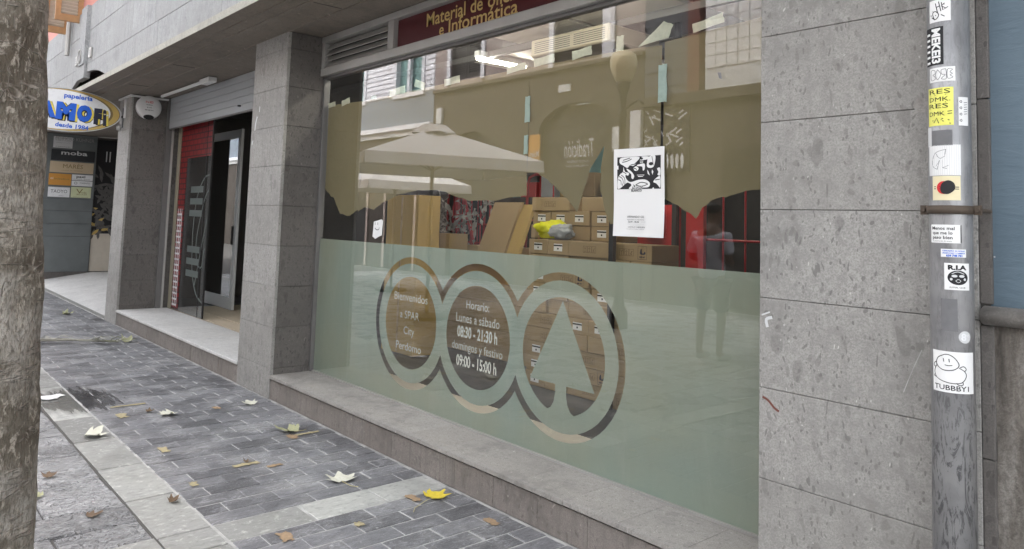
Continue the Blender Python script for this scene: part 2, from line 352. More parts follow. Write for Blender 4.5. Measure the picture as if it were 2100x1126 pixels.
class MB:
    def __init__(s): s.v = []; s.f = []
    def add(s, vs, fs):
        k = len(s.v); s.v += [tuple(q) for q in vs]; s.f += [tuple(i+k for i in f) for f in fs]; return s
    def box(s, x0, x1, y0, y1, z0, z1):
        return s.add([(x0,y0,z0),(x1,y0,z0),(x1,y1,z0),(x0,y1,z0),(x0,y0,z1),(x1,y0,z1),(x1,y1,z1),(x0,y1,z1)],
                     [(3,2,1,0),(4,5,6,7),(0,1,5,4),(1,2,6,5),(2,3,7,6),(3,0,4,7)])
    def cbox(s, x0, x1, y0, y1, z0, z1, c=.004):
        X, Y, Z = (x0, x1), (y0, y1), (z0, z1); idx = {}; vs = []
        for i in (0, 1):
            for j in (0, 1):
                for k in (0, 1):
                    sx, sy, sz = (c if i == 0 else -c), (c if j == 0 else -c), (c if k == 0 else -c)
                    for a, q in (('x', (X[i], Y[j]+sy, Z[k]+sz)), ('y', (X[i]+sx, Y[j], Z[k]+sz)), ('z', (X[i]+sx, Y[j]+sy, Z[k]))):
                        idx[i, j, k, a] = len(vs); vs.append(q)
        F = []
        for k, fl in ((0, 1), (1, 0)):
            q = [idx[0,0,k,'z'], idx[1,0,k,'z'], idx[1,1,k,'z'], idx[0,1,k,'z']]; F.append(q[::-1] if fl else q)
            q = [idx[0,k,0,'y'], idx[1,k,0,'y'], idx[1,k,1,'y'], idx[0,k,1,'y']]; F.append(q if fl else q[::-1])
            q = [idx[k,0,0,'x'], idx[k,1,0,'x'], idx[k,1,1,'x'], idx[k,0,1,'x']]; F.append(q[::-1] if fl else q)
        cen = Vector(((x0+x1)/2, (y0+y1)/2, (z0+z1)/2))
        E = []
        for i in (0, 1):
            for j in (0, 1):
                E += [[idx[i,j,0,'x'], idx[i,j,0,'y'], idx[i,j,1,'y'], idx[i,j,1,'x']],
                      [idx[i,0,j,'x'], idx[i,0,j,'z'], idx[i,1,j,'z'], idx[i,1,j,'x']],
                      [idx[0,i,j,'y'], idx[0,i,j,'z'], idx[1,i,j,'z'], idx[1,i,j,'y']]]
                for k in (0, 1): E.append([idx[i,j,k,'x'], idx[i,j,k,'y'], idx[i,j,k,'z']])
        for f in E:
            a, b_, c_ = (Vector(vs[f[0]]), Vector(vs[f[1]]), Vector(vs[f[2]]))
            n = (b_-a).cross(c_-a); m = sum((Vector(vs[t]) for t in f), Vector())/len(f)
            F.append(f if n.dot(m-cen) > 0 else f[::-1])
        return s.add(vs, F)
    def obox(s, c, ax, ay, az, hx, hy, hz):
        """box round c with half sizes along three given axes"""
        c, ax, ay, az = Vector(c), Vector(ax)*hx, Vector(ay)*hy, Vector(az)*hz
        vs = [c+ax*i+ay*j+az*k for k in (-1, 1) for i, j in ((-1,-1),(1,-1),(1,1),(-1,1))]
        return s.add(vs, [(3,2,1,0),(4,5,6,7),(0,1,5,4),(1,2,6,5),(2,3,7,6),(3,0,4,7)])
    def tube(s, pts, r, n=8, cap=True):
        pts = [Vector(p) for p in pts]; rs = r if isinstance(r, (list, tuple)) else [r]*len(pts); k = len(s.v); prev = None
        for i, p in enumerate(pts):
            d = (pts[min(i+1, len(pts)-1)]-pts[max(i-1, 0)]).normalized()
            if prev is None: a = d.orthogonal().normalized()
            else: a = (prev-d*prev.dot(d)).normalized()
            prev = a; b = d.cross(a)
            for j in range(n):
                t = 2*math.pi*j/n; s.v.append(tuple(p+(a*math.cos(t)+b*math.sin(t))*rs[i]))
        for i in range(len(pts)-1):
            for j in range(n):
                s.f.append((k+i*n+j, k+i*n+(j+1)%n, k+(i+1)*n+(j+1)%n, k+(i+1)*n+j))
        if cap:
            s.f.append(tuple(k+j for j in range(n))[::-1]); s.f.append(tuple(k+(len(pts)-1)*n+j for j in range(n)))
        return s
    def lathe(s, c, prof, n=20, axis='z'):
        c = Vector(c); k = len(s.v)
        for r, h in prof:
            for j in range(n):
                t = 2*math.pi*j/n; q = (r*math.cos(t), r*math.sin(t), h)
                if axis == 'x': q = (h, q[0], q[1])
                s.v.append(tuple(c+Vector(q)))
        for i in range(len(prof)-1):
            for j in range(n): s.f.append((k+i*n+j, k+i*n+(j+1)%n, k+(i+1)*n+(j+1)%n, k+(i+1)*n+j))
        s.f.append(tuple(k+j for j in range(n))[::-1]); s.f.append(tuple(k+(len(prof)-1)*n+j for j in range(n))); return s
    def flat(s, vf, fn):
        v, f = vf; return s.add([fn(a, b) for a, b in v], f)
    def slab2d(s, vf, fn0, fn1):
        """two mapped copies of a filled outline joined along its border"""
        v, f = vf; k = len(s.v); n = len(v)
        s.v += [tuple(fn0(a, b)) for a, b in v]+[tuple(fn1(a, b)) for a, b in v]
        cnt = {}
        for q in f:
            s.f.append(tuple(k+i for i in q)); s.f.append(tuple(k+n+i for i in q[::-1]))
            for i in range(len(q)):
                e = (q[i], q[(i+1) % len(q)]); cnt[e] = 1
        for a, b in cnt:
            if (b, a) not in cnt: s.f.append((k+b, k+a, k+n+a, k+n+b))
        return s
    def mesh(s, name, mat, smooth=False):
        vs = s.v; mn = [min(q[i] for q in vs) for i in range(3)]; mx = [max(q[i] for q in vs) for i in range(3)]
        base = Vector(((mn[0]+mx[0])/2, (mn[1]+mx[1])/2, mn[2]))
        me = bpy.data.meshes.new(name); me.from_pydata([tuple(Vector(q)-base) for q in vs], [], s.f); me.update()
        if smooth: me.polygons.foreach_set('use_smooth', [True]*len(me.polygons))
        me.materials.append(MATS[mat]); return me, base
    def build(s, name, mat, parent=None, smooth=False):
        me, base = s.mesh(name, mat, smooth)
        return put(bpy.data.objects.new(name, me), base, parent)

def box(name, mat, parent, x0, x1, y0, y1, z0, z1, c=0):
    m = MB(); (m.cbox(x0, x1, y0, y1, z0, z1, c) if c else m.box(x0, x1, y0, y1, z0, z1)); return m.build(name, mat, parent)

def fill2d(loops):
    cu = bpy.data.curves.new('outline', 'CURVE'); cu.dimensions = '2D'; cu.fill_mode = 'BOTH'
    for L in loops:
        sp = cu.splines.new('POLY'); sp.points.add(len(L)-1); sp.use_cyclic_u = True
        for p, (a, b) in zip(sp.points, L): p.co = (a, b, 0, 1)
    ob = bpy.data.objects.new('outline', cu); me = ob.to_mesh()
    v = [(q.co.x, q.co.y) for q in me.vertices]; f = []
    for q in me.polygons:
        t = list(q.vertices); f.append(t if q.normal.z > 0 else t[::-1])
    ob.to_mesh_clear(); bpy.data.objects.remove(ob); bpy.data.curves.remove(cu); return v, f
def text2d(s, size=1, width=None, bold=0, align='LEFT', spacing=1., shear=0, height=None, res=3):
    cu = bpy.data.curves.new('lettering', 'FONT'); cu.body = s; cu.size = size; cu.align_x = align; cu.offset = bold; cu.space_character = spacing
    cu.shear = shear; cu.resolution_u = res; cu.fill_mode = 'FRONT'
    ob = bpy.data.objects.new('lettering', cu); me = ob.to_mesh()
    v = [[q.co.x, q.co.y] for q in me.vertices]; f = [list(q.vertices) if q.normal.z > 0 else list(q.vertices)[::-1] for q in me.polygons]
    ob.to_mesh_clear(); bpy.data.objects.remove(ob); bpy.data.curves.remove(cu)
    if v and width:
        x0 = min(q[0] for q in v); x1 = max(q[0] for q in v); k = width/(x1-x0)
        c = x0 if align == 'LEFT' else (x0+x1)/2
        for q in v: q[0] = (q[0]-c)*k
    if v and height:
        y1 = max(q[1] for q in v); k = height/y1
        for q in v: q[1] *= k
    return [tuple(q) for q in v], f
def rect(a, b, c, d): return [(a, b), (c, b), (c, d), (a, d)]
def circ(cx, cy, r, n=48, ry=None): return [(cx+r*math.cos(2*math.pi*i/n), cy+(ry or r)*math.sin(2*math.pi*i/n)) for i in range(n)]
def smooth_loop(P, n=5):
    o = []; N = len(P)
    for i in range(N):
        p0, p1, p2, p3 = P[i-1], P[i], P[(i+1) % N], P[(i+2) % N]
        for j in range(n):
            t = j/n; t2 = t*t; t3 = t2*t
            o.append(tuple(.5*((2*p1[k])+(-p0[k]+p2[k])*t+(2*p0[k]-5*p1[k]+4*p2[k]-p3[k])*t2+(-p0[k]+3*p1[k]-3*p2[k]+p3[k])*t3) for k in (0, 1)))
    return o
def street(x0, z0, y, k=1.): return lambda u, v: (x0+u*k, y, z0+v*k)       # print facing the street
def east(x, y0, z0, rot=0):                                               # print facing +x
    c, s_ = math.cos(rot), math.sin(rot); return lambda u, v: (x, y0+u*c-v*s_, z0+u*s_+v*c)
def opposite(x0, z0, y): return lambda u, v: (x0-u, y, z0+v)              # print facing the shop
def stroke(pts, w, n=0):
    """2-D outline of a pen line"""
    L = []; Rr = []
    for i, p in enumerate(pts):
        a = pts[max(i-1, 0)]; b = pts[min(i+1, len(pts)-1)]; dx, dy = b[0]-a[0], b[1]-a[1]; d = math.hypot(dx, dy) or 1
        L.append((p[0]-dy/d*w/2, p[1]+dx/d*w/2)); Rr.append((p[0]+dy/d*w/2, p[1]-dx/d*w/2))
    v = L+Rr; k = len(L); f = [(i, k+i, k+i+1, i+1) for i in range(k-1)]
    return v, f
def curve_pts(P, n=5):
    Q = [P[0]]+list(P)+[P[-1]]; o = []
    for i in range(1, len(Q)-2):
        p0, p1, p2, p3 = Q[i-1], Q[i], Q[i+1], Q[i+2]
        for j in range(n):
            t = j/n; t2 = t*t; t3 = t2*t
            o.append(tuple(.5*((2*p1[k])+(-p0[k]+p2[k])*t+(2*p0[k]-5*p1[k]+4*p2[k]-p3[k])*t2+(-p0[k]+3*p1[k]-3*p2[k]+p3[k])*t3) for k in (0, 1)))
    o.append(P[-1]); return o

# ================================================================== THE GROUND
Y0, G = 2.71, 3.088                               # street face of the pillars, plane of the shop glass
SX0, SX1 = -6.17, -1.6                            # shop window between its pillars
gm = MB(); gm.add([(-70, -60, -.035), (50, -60, -.035), (50, 60, -.035), (-70, 60, -.035)], [(0, 1, 2, 3)])
tag(gm.build('ground', 'joint pale'), kind='structure')

def proto(name, mat, lx, ly, h, c):
    m = MB(); m.cbox(-lx/2, lx/2, -ly/2, ly/2, -h, 0, c); me = bpy.data.meshes.new(name); me.from_pydata(m.v, [], m.f); me.update()
    me.materials.append(MATS[mat]); return me
def lay(parent, name, rects, mat, h=.03, c=.004, limit=300, tilt=.6, dz=.002, focus=(-3.5, 1.8)):
    """rects of (x0, x1, y0, y1): the nearest become pieces of their own, the rest one part"""
    rects = sorted(rects, key=lambda r: math.hypot((r[0]+r[1])/2-focus[0], (r[2]+r[3])/2-focus[1]))
    cache = {}; rest = MB()
    for i, (a, b, c0, d) in enumerate(rects):
        z = random.uniform(-dz, dz)
        if i < limit:
            key = (round(b-a, 2), round(d-c0, 2))
            if key not in cache: cache[key] = proto(name, mat, key[0], key[1], h, c)
            o = bpy.data.objects.new(name, cache[key]); put(o, ((a+b)/2, (c0+d)/2, z), parent)
            k = random.uniform(.984, 1.006); o.scale = (k, random.uniform(.988, 1.004), 1)
            o.rotation_euler = (R_(random.uniform(-tilt, tilt)), R_(random.uniform(-tilt, tilt)), R_(random.uniform(-.5, .5)))
        else: rest.cbox(a, b, c0, d, z-h, z, c)
    if rest.v: tag(rest.build(name, mat, parent), kind='stuff')

J = .006
pave = thing('pavement', (-6, 2, 0), None, None); tag(pave, kind='structure')
mb = MB(); mb.add([(-19, 1.425, -.0032), (6, 1.425, -.0032), (6, 2.74, -.0032), (-19, 2.74, -.0032)], [(0, 1, 2, 3)]); mb.build('mortar_bed', 'joint pale', pave)
rows = []; PX, PY = .14, .281
for i in range(-12, 110):
    x1 = -3.845-PX*i; x0 = x1-PX
    if i < 0: x1 += .245; x0 += .245
    if x1 > -1.6 or x0 < -18.6: continue
    y = 1.437-(PY/2 if i % 2 else 0)-.0
    while y < 2.70:
        a, b = max(y, 1.437), min(y+PY, 2.706)
        if b-a > .03: rows.append((x0+J/2, x1-J/2, a+J/2, b-J/2))
        y += PY
lay(pave, 'paver', rows, 'basalt paver', c=.0025, tilt=.25, dz=.001)
strip = thing('paving_strip', (-6, 1.3, 0), None, None); tag(strip, kind='structure')
rr = []; x = -3.60
for wd in [.24]+[.58, .62, .66, .66]*7:
    rr.append((x-wd+J/2, x-J/2, 1.178, 1.428)); x -= wd
x = -3.6
for wd in (.66, .66, .66): rr.append((x+J/2, x+wd-J/2, 1.178, 1.428)); x += wd
y = 1.437
for ln in (.45, .42, .40): rr.append((-3.84, -3.603, y, min(y+ln, 2.706)-J)); y += ln
y = 1.172
for ln in (.5, .55, .55): rr.append((-3.86, -3.625, y-ln+J, y)); y -= ln
lay(strip, 'slab', rr, 'strip slab', tilt=.15, dz=.0015)
mb = MB(); mb.add([(-19, 1.16, -.005), (6, 1.16, -.005), (6, 1.424, -.005), (-19, 1.424, -.005)], [(0, 1, 2, 3)]); mb.build('mortar_bed', 'joint dark', strip)
road = thing('road', (-6, 0, 0), None, None); tag(road, kind='structure')
mb = MB(); mb.add([(-40, -6.3, -.012), (10, -6.3, -.012), (10, 1.158, -.012), (-40, 1.158, -.012)], [(0, 1, 2, 3)]); mb.build('mortar_bed', 'joint dark', road)
fl = []; x = -3.866
def flag_row(x0, x1, y):
    while y > -5.5:
        ln = random.uniform(.3, .52); fl.append((x0+.004, x1-.004, y-ln+.004, y-.004)); y -= ln
for i in range(60):
    wd = .262+random.uniform(-.015, .015); flag_row(x-wd, x, 1.17-(0 if i % 2 else .0)); x -= wd
x = -3.62
for i in range(30):
    wd = .262; flag_row(x, x+wd, 1.17); x += wd
lay(road, 'flagstone', fl, 'rough flagstone', h=.04, c=.008, tilt=.7, dz=.004, focus=(-4.5, .9))
# paint left on the paving
def jag(P, amp, seed, n=3):
    rnd = random.Random(seed); o = []
    for a, b in zip(P, P[1:]):
        for i in range(n):
            t = i/n; o.append((a[0]+(b[0]-a[0])*t+(rnd.uniform(-amp, amp) if i else 0), a[1]+(b[1]-a[1])*t+(rnd.uniform(-amp, amp) if i else 0)))
    o.append(P[-1]); return o
def blot(px, py, rx, ry, mat, name='paint_mark', seed=0):
    rnd = random.Random(seed); L = jag([(px-rx*.8, py-ry*.8), (px+rx*.8, py-ry*.8), (px+rx*.8, py+ry*.8), (px-rx*.8, py+ry*.8), (px-rx*.8, py-ry*.8)], min(rx, ry)*.35, seed, 7)[:-1]
    MB().flat(fill2d([L]), lambda u, v: (u, v, .0055)).build(name, mat, pave)
for i, (px, py, rx, ry, m_) in enumerate([(-5.03, 2.40, .06, .035, 'orange paint'), (-4.64, 1.92, .03, .10, 'yellow paint'), (-4.52, 2.05, .025, .06, 'orange paint'),
        (-5.05, 2.52, .02, .11, 'yellow paint'), (-3.56, 2.44, .07, .03, 'orange paint'), (-3.50, 1.66, .07, .035, 'orange paint'),
        (-5.22, 1.60, .07, .035, 'yellow paint'), (-6.55, 1.72, .02, .16, 'yellow paint'), (-3.42, 2.02, .035, .025, 'yellow paint'), (-4.47, 1.55, .045, .025, 'yellow paint'),
        (-6.25, 1.60, .08, .04, 'yellow paint'), (-3.05, 2.58, .06, .03, 'orange paint'), (-6.1, 2.25, .05, .03, 'orange paint')]):
    blot(px, py, rx, ry, m_, seed=i)

# ================================================================== THE SHOP BUILDING
shop = thing('shop_building', (-6, 3, 0), 'grey stone shop building with concrete canopy over pillars, door and wide window', 'building')
COURSES = [0, .252, .594, .94, 1.288, 1.635, 1.985, 2.335, 2.68, 3.02, 3.165]
def pillar(x0, x1, y1, mf, ms, split):
    core = box('stone_pillar', 'joint dark', shop, x0+.012, x1-.012, Y0+.012, y1-.012, 0, 3.17)
    for i, (a, b) in enumerate(zip(COURSES, COURSES[1:])):
        g = .0011
        if split:
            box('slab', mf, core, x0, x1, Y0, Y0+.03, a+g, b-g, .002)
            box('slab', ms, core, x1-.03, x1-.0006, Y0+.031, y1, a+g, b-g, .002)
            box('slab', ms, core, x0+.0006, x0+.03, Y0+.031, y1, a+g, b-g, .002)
        else: box('slab', mf, core, x0, x1, Y0, y1, a+g, b-g, .002)
    return core
pillar(-1.6, -.828, 3.3, 'front stone', 'front stone', False)
pillar(-6.885, -6.17, 3.12, 'front stone', 'facade stone shaded', True)
pillar(-11.83, -11.235, 3.45, 'front stone', 'facade stone shaded', True)
pc = [o for o in bpy.data.objects if o.name.startswith('stone_pillar')]
MB().flat(stroke(curve_pts([(-1.585, .905), (-1.56, .895), (-1.535, .872), (-1.515, .862)], 5), .009), lambda u, v: (u, Y0-.0008, v)).build('scuff_mark', 'rust red', pc[0])
for P, wd in (([(-1.565, 1.175), (-1.57, 1.205), (-1.545, 1.215)], .012), ([(-1.59, 1.22), (-1.555, 1.235)], .006), ([(-1.06, 1.02), (-1.03, 1.10), (-1.0, 1.17)], .003)):
    MB().flat(stroke(curve_pts(P, 4), wd), lambda u, v: (u, Y0-.0008, v)).build('scuff_mark', 'paper grey' if wd != .003 else 'joint pale', pc[0])
MB().flat(fill2d([smooth_loop([(-1.02, 2.0), (-1.0, 2.025), (-.975, 2.01), (-.965, 1.985), (-.985, 1.97), (-1.01, 1.98)])]), lambda u, v: (u, Y0-.0008, v)).build('pale_clast', 'sill stone', pc[0])
for P, wd in (([(-6.80, 2.33), (-6.79, 2.40), (-6.76, 2.46)], .02), ([(-6.85, 2.20), (-6.83, 2.24)], .018), ([(-6.72, 2.50), (-6.715, 2.55)], .015)):
    MB().flat(stroke(curve_pts(P, 4), wd), lambda u, v: (u, Y0-.0008, v)).build('scuff_mark', 'paper grey', pc[1])
# plinth and sill below the window
pl = box('plinth', 'joint dark', shop, SX0+.002, SX1-.002, Y0+.03, G+.05, 0, .165)
x = SX0+.004
for wd in (.18, .345, .345, .355, .355, .345, .34, .345, .35, .355, .35, .35, .35, .18):
    box('slab', 'plinth stone', pl, x+.0007, min(x+wd, SX1-.004)-.0007, Y0+.006+random.uniform(0, .003), Y0+.031, .001, .163, .002); x += wd
sill = box('sill', 'joint dark', shop, SX0+.002, SX1-.002, Y0+.018, G+.06, .166, .176)
x = SX0+.004
for wd in (.36,)+(.35,)*12:
    box('slab', 'sill stone', sill, x+.0005, min(x+wd, SX1-.004)-.0005, Y0-.012+random.uniform(0, .004), G+.03, .1765, .2+random.uniform(-.0004, .0004), .0015); x += wd
# entrance step
st = box('step', 'joint dark', shop, -11.233, -6.887, Y0+.03, 3.4, 0, .168)
x = -11.231
for wd in (.24,)+(.40,)*10+(.1,):
    x1 = min(x+wd, -6.889)
    box('slab', 'plinth stone', st, x+.0012, x1-.0012, Y0+.006+random.uniform(0, .004), Y0+.031, .001, .166, .002); x = x1
for a, b in ((-11.231, -9.8), (-9.8, -8.35), (-8.35, -6.889)):
    box('slab', 'step stone', st, a+.001, b-.001, Y0-.008, 3.36, .170, .2, .004)
# canopy and soffit
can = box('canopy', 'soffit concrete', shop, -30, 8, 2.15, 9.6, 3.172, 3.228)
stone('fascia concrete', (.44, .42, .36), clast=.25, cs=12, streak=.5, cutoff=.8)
box('fascia', 'fascia concrete', can, -30, 8, 2.142, 2.1495, 3.168, 3.232)
for yy, wd in ((2.42, .03), (2.71, .025), (2.02+.27, .012)):
    box('soffit_rib', 'soffit concrete', can, -30, 8, yy, yy+wd, 3.162, 3.1715)
for xx in (-10.4, -8.6, -5.2, -3.4):
    box('soffit_seam', 'joint dark', can, xx, xx+.006, 2.46, 2.70, 3.1685, 3.1716)
# upper wall of stone cladding with an arch over the house entrance
up = MB(); up.box(-30, -13.25, 2.30, 2.6, 3.235, 4.45).box(-10.4, 8, 2.30, 2.6, 3.235, 4.45).box(-13.25, -10.4, 2.30, 2.6, 3.62, 4.45).box(-13.25, -10.4, 2.55, 2.6, 3.235, 3.62)
upper = up.build('upper_wall', 'joint dark', shop)
def clad(z0, z1, xs):
    for a, b in zip(xs, xs[1:]): box('slab', 'cladding stone', upper, a+.002, b-.002, 2.25+random.uniform(0, .003), 2.299, z0+.002, z1-.002, .002)
clad(3.235, 3.60, [-10.4+.96*i for i in range(0, 19)]); clad(3.235, 3.60, [-13.25-.9*i for i in range(17, -1, -1)])
clad(3.60, 4.08, [-30+.93*i for i in range(0, 40)]); clad(4.08, 4.45, [-29.6+.93*i for i in range(0, 40)])
arc = [(-13.1+2.55*i/24, 3.235+.25*math.sin(math.pi*i/24)**.8) for i in range(25)]
for a, b in ((-13.25, -12.33), (-11.84, -10.4)):
    L = [(a, 3.598), (a, 3.237)]
    pts = [(px, max(pz, 3.237)) for px, pz in arc if a < px < b]
    lo = lambda xx: 3.235+.25*max(0, math.sin(math.pi*min(1, max(0, (xx+13.1)/2.55))))**.8
    L = [(a+.002, 3.598), (a+.002, max(lo(a), 3.236))]+[p for p in pts]+[(b-.002, max(lo(b), 3.236)), (b-.002, 3.598)]
    MB().slab2d(fill2d([L]), lambda u, v: (u, 2.252, v), lambda u, v: (u, 2.299, v)).build('slab', 'cladding stone', upper)
box('keystone', 'cladding stone', upper, -12.328, -11.842, 2.215, 2.299, 3.40, 3.598, .003)
box('keystone', 'cladding stone', upper, -12.20, -11.842, 2.20, 2.299, 3.60, 4.449, .003)
MB().slab2d(fill2d([circ(-12.10, 3.74, .10, 24), circ(-12.10, 3.74, .085, 24)]), lambda u, v: (u, 2.185, v), lambda u, v: (u, 2.199, v)).build('emblem', 'aluminium', upper)
MB().flat(text2d('K', .14, align='CENTER', bold=.004), street(-12.10, 3.69, 2.19)).build('emblem_letter', 'aluminium dark', upper)
for xx in (-12.50, -11.62):
    q = box('plate', 'aluminium', upper, xx-.06, xx+.06, 2.225, 2.249, 3.66, 3.80, .003)
    MB().flat(text2d('E' if xx < -12 else 'S', .11, align='CENTER', bold=.004), street(xx, 3.69, 2.2235)).build('plate_letter', 'aluminium dark', q)
box('render_wall', 'pink render', shop, -30, 8, 2.305, 2.5, 4.452, 10.2)  # unseen upper height chosen so the wall shades the street
# wooden window shutters on the pink wall
def wood_shutter(x, y0, y1, z0, z1):
    s_ = MB(); s_.box(x-.025, x+.025, y0, y0+.07, z0, z1).box(x-.025, x+.025, y1-.07, y1, z0, z1).box(x-.025, x+.025, y0+.07, y1-.07, z0, z0+.1).box(x-.025, x+.025, y0+.07, y1-.07, z1-.1, z1)
    o = s_.build('shutter', 'shutter wood', shop); k = MB(); z = z0+.12
    while z < z1-.13: k.obox((x, (y0+y1)/2, z), (0, 1, 0), (.7, 0, -.7), (.7, 0, .7), (y1-y0)/2-.07, .004, .028); z += .05
    tag(k.build('slat', 'shutter slat', o), kind='stuff')
wood_shutter(-12.62, 1.93, 2.29, 4.33, 6.0); wood_shutter(-13.62, 1.93, 2.29, 4.33, 6.0)
box('window_frame', 'shutter wood', shop, -13.55, -12.7, 2.262, 2.304, 4.28, 4.46, .004)
MB().tube([(-13.08, 2.2, 3.9), (-13.08, 2.2, 7)], .035).build('gutter_pipe', 'aluminium', shop)
MB().lathe((-9.74, 1.98, 4.30), [(.0, -.07), (.04, -.055), (.055, 0), (.03, .03), (.012, .06), (.012, .5)], 14).build('hanging_lamp', 'iron', shop, True)
# end wall by the house entrance, its ramp and door
ent = box('entrance_wall', 'joint dark', shop, -18.9, -18.525, 2.73, 3.84, 0, 3.17)
for a, b, m_ in ((0.0, .19, 'facade stone shaded'), (.19, .955, 'slate panel'), (.955, 1.23, 'slate panel'), (1.23, 1.504, 'slate panel'), (1.504, 1.76, 'slate panel'), (1.76, 3.16, 'slate panel')):
    box('slab', m_, ent, -18.524, -18.5, 2.735, 3.838, a+.003, b-.003, .002)
rp = MB(); rp.add([(-18.5, 2.80, .003), (-11.83, 2.80, .003), (-11.83, 5.2, .18), (-18.5, 5.2, .18), (-18.5, 3.9, .178), (-11.83, 3.9, .178)], [(0, 1, 5, 4), (4, 5, 2, 3)])
ramp = rp.build('ramp', 'step stone'); tag(ramp, kind='structure')
kb = box('kerb_band', 'strip slab', ramp, -19, -11.84, 2.715, 2.798, -.02, .005, .003)
dr = box('house_door', 'dark wood', shop, -18.62, -18.56, 3.845, 4.75, .16, 3.16)
box('lower_panel', 'ledge cream', dr, -18.559, -18.553, 3.86, 4.74, .19, 1.02)
for k in range(4): box('panel_rib', 'ledge cream', dr, -18.552, -18.547, 3.9+.2*k, 3.915+.2*k, .19, 1.0)
box('upper_panel', 'black', dr, -18.559, -18.553, 3.86, 4.74, 1.021, 3.1)
lf = MB(); lg = MB()
rnd = random.Random(3)
for k in range(170):
    a = rnd.uniform(0, 2*math.pi); L = rnd.uniform(.12, .32); cy_, cz = rnd.uniform(3.9, 4.7), rnd.uniform(1.05, 2.3)
    pts = [(cy_+math.cos(a)*L*t+math.sin(a)*w_, cz+math.sin(a)*L*t-math.cos(a)*w_) for t, w_ in ((0, 0), (.3, .03), (.7, .028), (1, 0), (.7, -.028), (.3, -.03))]
    (lg if (k % 5 == 0 and cz < 1.6) else lf).flat(fill2d([pts]), lambda u, v: (-18.551+.0001*k, u, v))
lf.build('leaf_print', 'leaf print', dr); lg.build('leaf_print', 'gold ink', dr)
MB().tube([(-18.54, 4.05, 2.62), (-18.54, 4.05, 2.85)], .012).build('handle', 'white metal', dr); MB().tube([(-18.54, 4.12, 2.62), (-18.54, 4.12, 2.85)], .012).build('handle', 'white metal', dr)
box('entrance_back', 'shop wall', shop, -18.9, -11.9, 5.2, 5.4, 0, 3.17)
# the room behind the window and door
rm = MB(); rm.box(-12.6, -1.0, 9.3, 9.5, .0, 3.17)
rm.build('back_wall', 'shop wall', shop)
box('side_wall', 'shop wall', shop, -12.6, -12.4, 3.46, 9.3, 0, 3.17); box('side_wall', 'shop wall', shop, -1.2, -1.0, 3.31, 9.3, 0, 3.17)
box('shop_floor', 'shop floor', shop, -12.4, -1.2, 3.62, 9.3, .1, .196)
box('window_ledge', 'ledge cream', shop, SX0, SX1, G+.061, 3.60, .1, .2)
box('door_floor', 'mat cream', shop, -11.2, -6.9, 3.401, 3.619, .1, .199)
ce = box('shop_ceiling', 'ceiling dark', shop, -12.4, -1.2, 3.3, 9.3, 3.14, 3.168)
for i in range(5):
    for j in range(6):
        if (i+j) % 3 and i < 4:
            box('ceiling_tile', 'shop ceiling', ce, -5.7+.9*i, -4.86+.9*i, 3.75+.62*j, 4.33+.62*j, 3.105, 3.139)
for yy in (3.5, 4.2, 4.95): box('ceiling_beam', 'ceiling dark', ce, -12.3, -1.3, yy, yy+.05, 3.05, 3.1045)
# window frame
wf = MB()
win = box('shop_window', 'aluminium', shop, SX0, SX1, G-.06, G+.03, 2.81, 2.878, .004)
box('frame_bar', 'aluminium', win, SX0, SX1, G-.06, G+.03, 3.112, 3.168, .004)
box('frame_bar', 'aluminium dark', win, SX0, SX1, G-.02, G+.03, 2.786, 2.809)
for a, b in ((SX0+.001, SX0+.05), (-5.045, -4.965), (-1.66, -1.602)): box('frame_bar', 'aluminium', win, a, b, G-.056, G+.028, 2.879, 3.111, .003)
box('frame_bar', 'aluminium', win, -5.065, -5.05, G-.045, G+.02, 2.879, 3.111)
box('frame_bar', 'aluminium dark', win, SX0+.001, SX0+.035, G-.03, G+.028, .2005, 2.785, .003)
box('frame_bar', 'aluminium dark', win, SX1-.03, SX1-.001, G-.03, G+.028, .2005, 2.785, .003)
box('frame_bar', 'aluminium', win, SX0+.036, SX1-.031, G-.012, G+.02, .2005, .212)
box('vent_back', 'black', win, SX0+.05, -5.066, G+.02, G+.028, 2.88, 3.11)
for k in range(4):
    z = 2.915+k*.052
    MB().obox(((SX0-5.02)/2, G-.02, z), (1, 0, 0), (0, .62, .78), (0, -.78, .62), (-5.07-SX0-.05)/2, .036, .004).build('louvre', 'aluminium', win)
gl = MB(); gl.add([(SX0+.036, G, .212), (SX1-.031, G, .212), (SX1-.031, G, 2.786), (SX0+.036, G, 2.786)], [(0, 1, 2, 3)]); gl.build('glass_pane', 'window glass', win)
# red shop sign above the glass
sg = box('shop_sign', 'sign red', None, -4.964, -1.662, G-.012, G+.01, 2.88, 3.11)
tag(sg, 'dark red sign board with gold lettering set in the frame above the window', 'sign')
for wd_, x, wl, z, h in (('Material', -4.568, .475, 2.988, .098), ('de', -4.035, .135, 2.988, .098), ('oficina', -3.845, .40, 2.988, .098), ('e', -4.40, .055, 2.893, .058), ('Informática', -4.285, .75, 2.893, .098)):
    MB().flat(text2d(wd_, .15, width=wl, height=h, bold=.0016), street(x, z, G-.0145)).build('lettering', 'sign gold', sg)

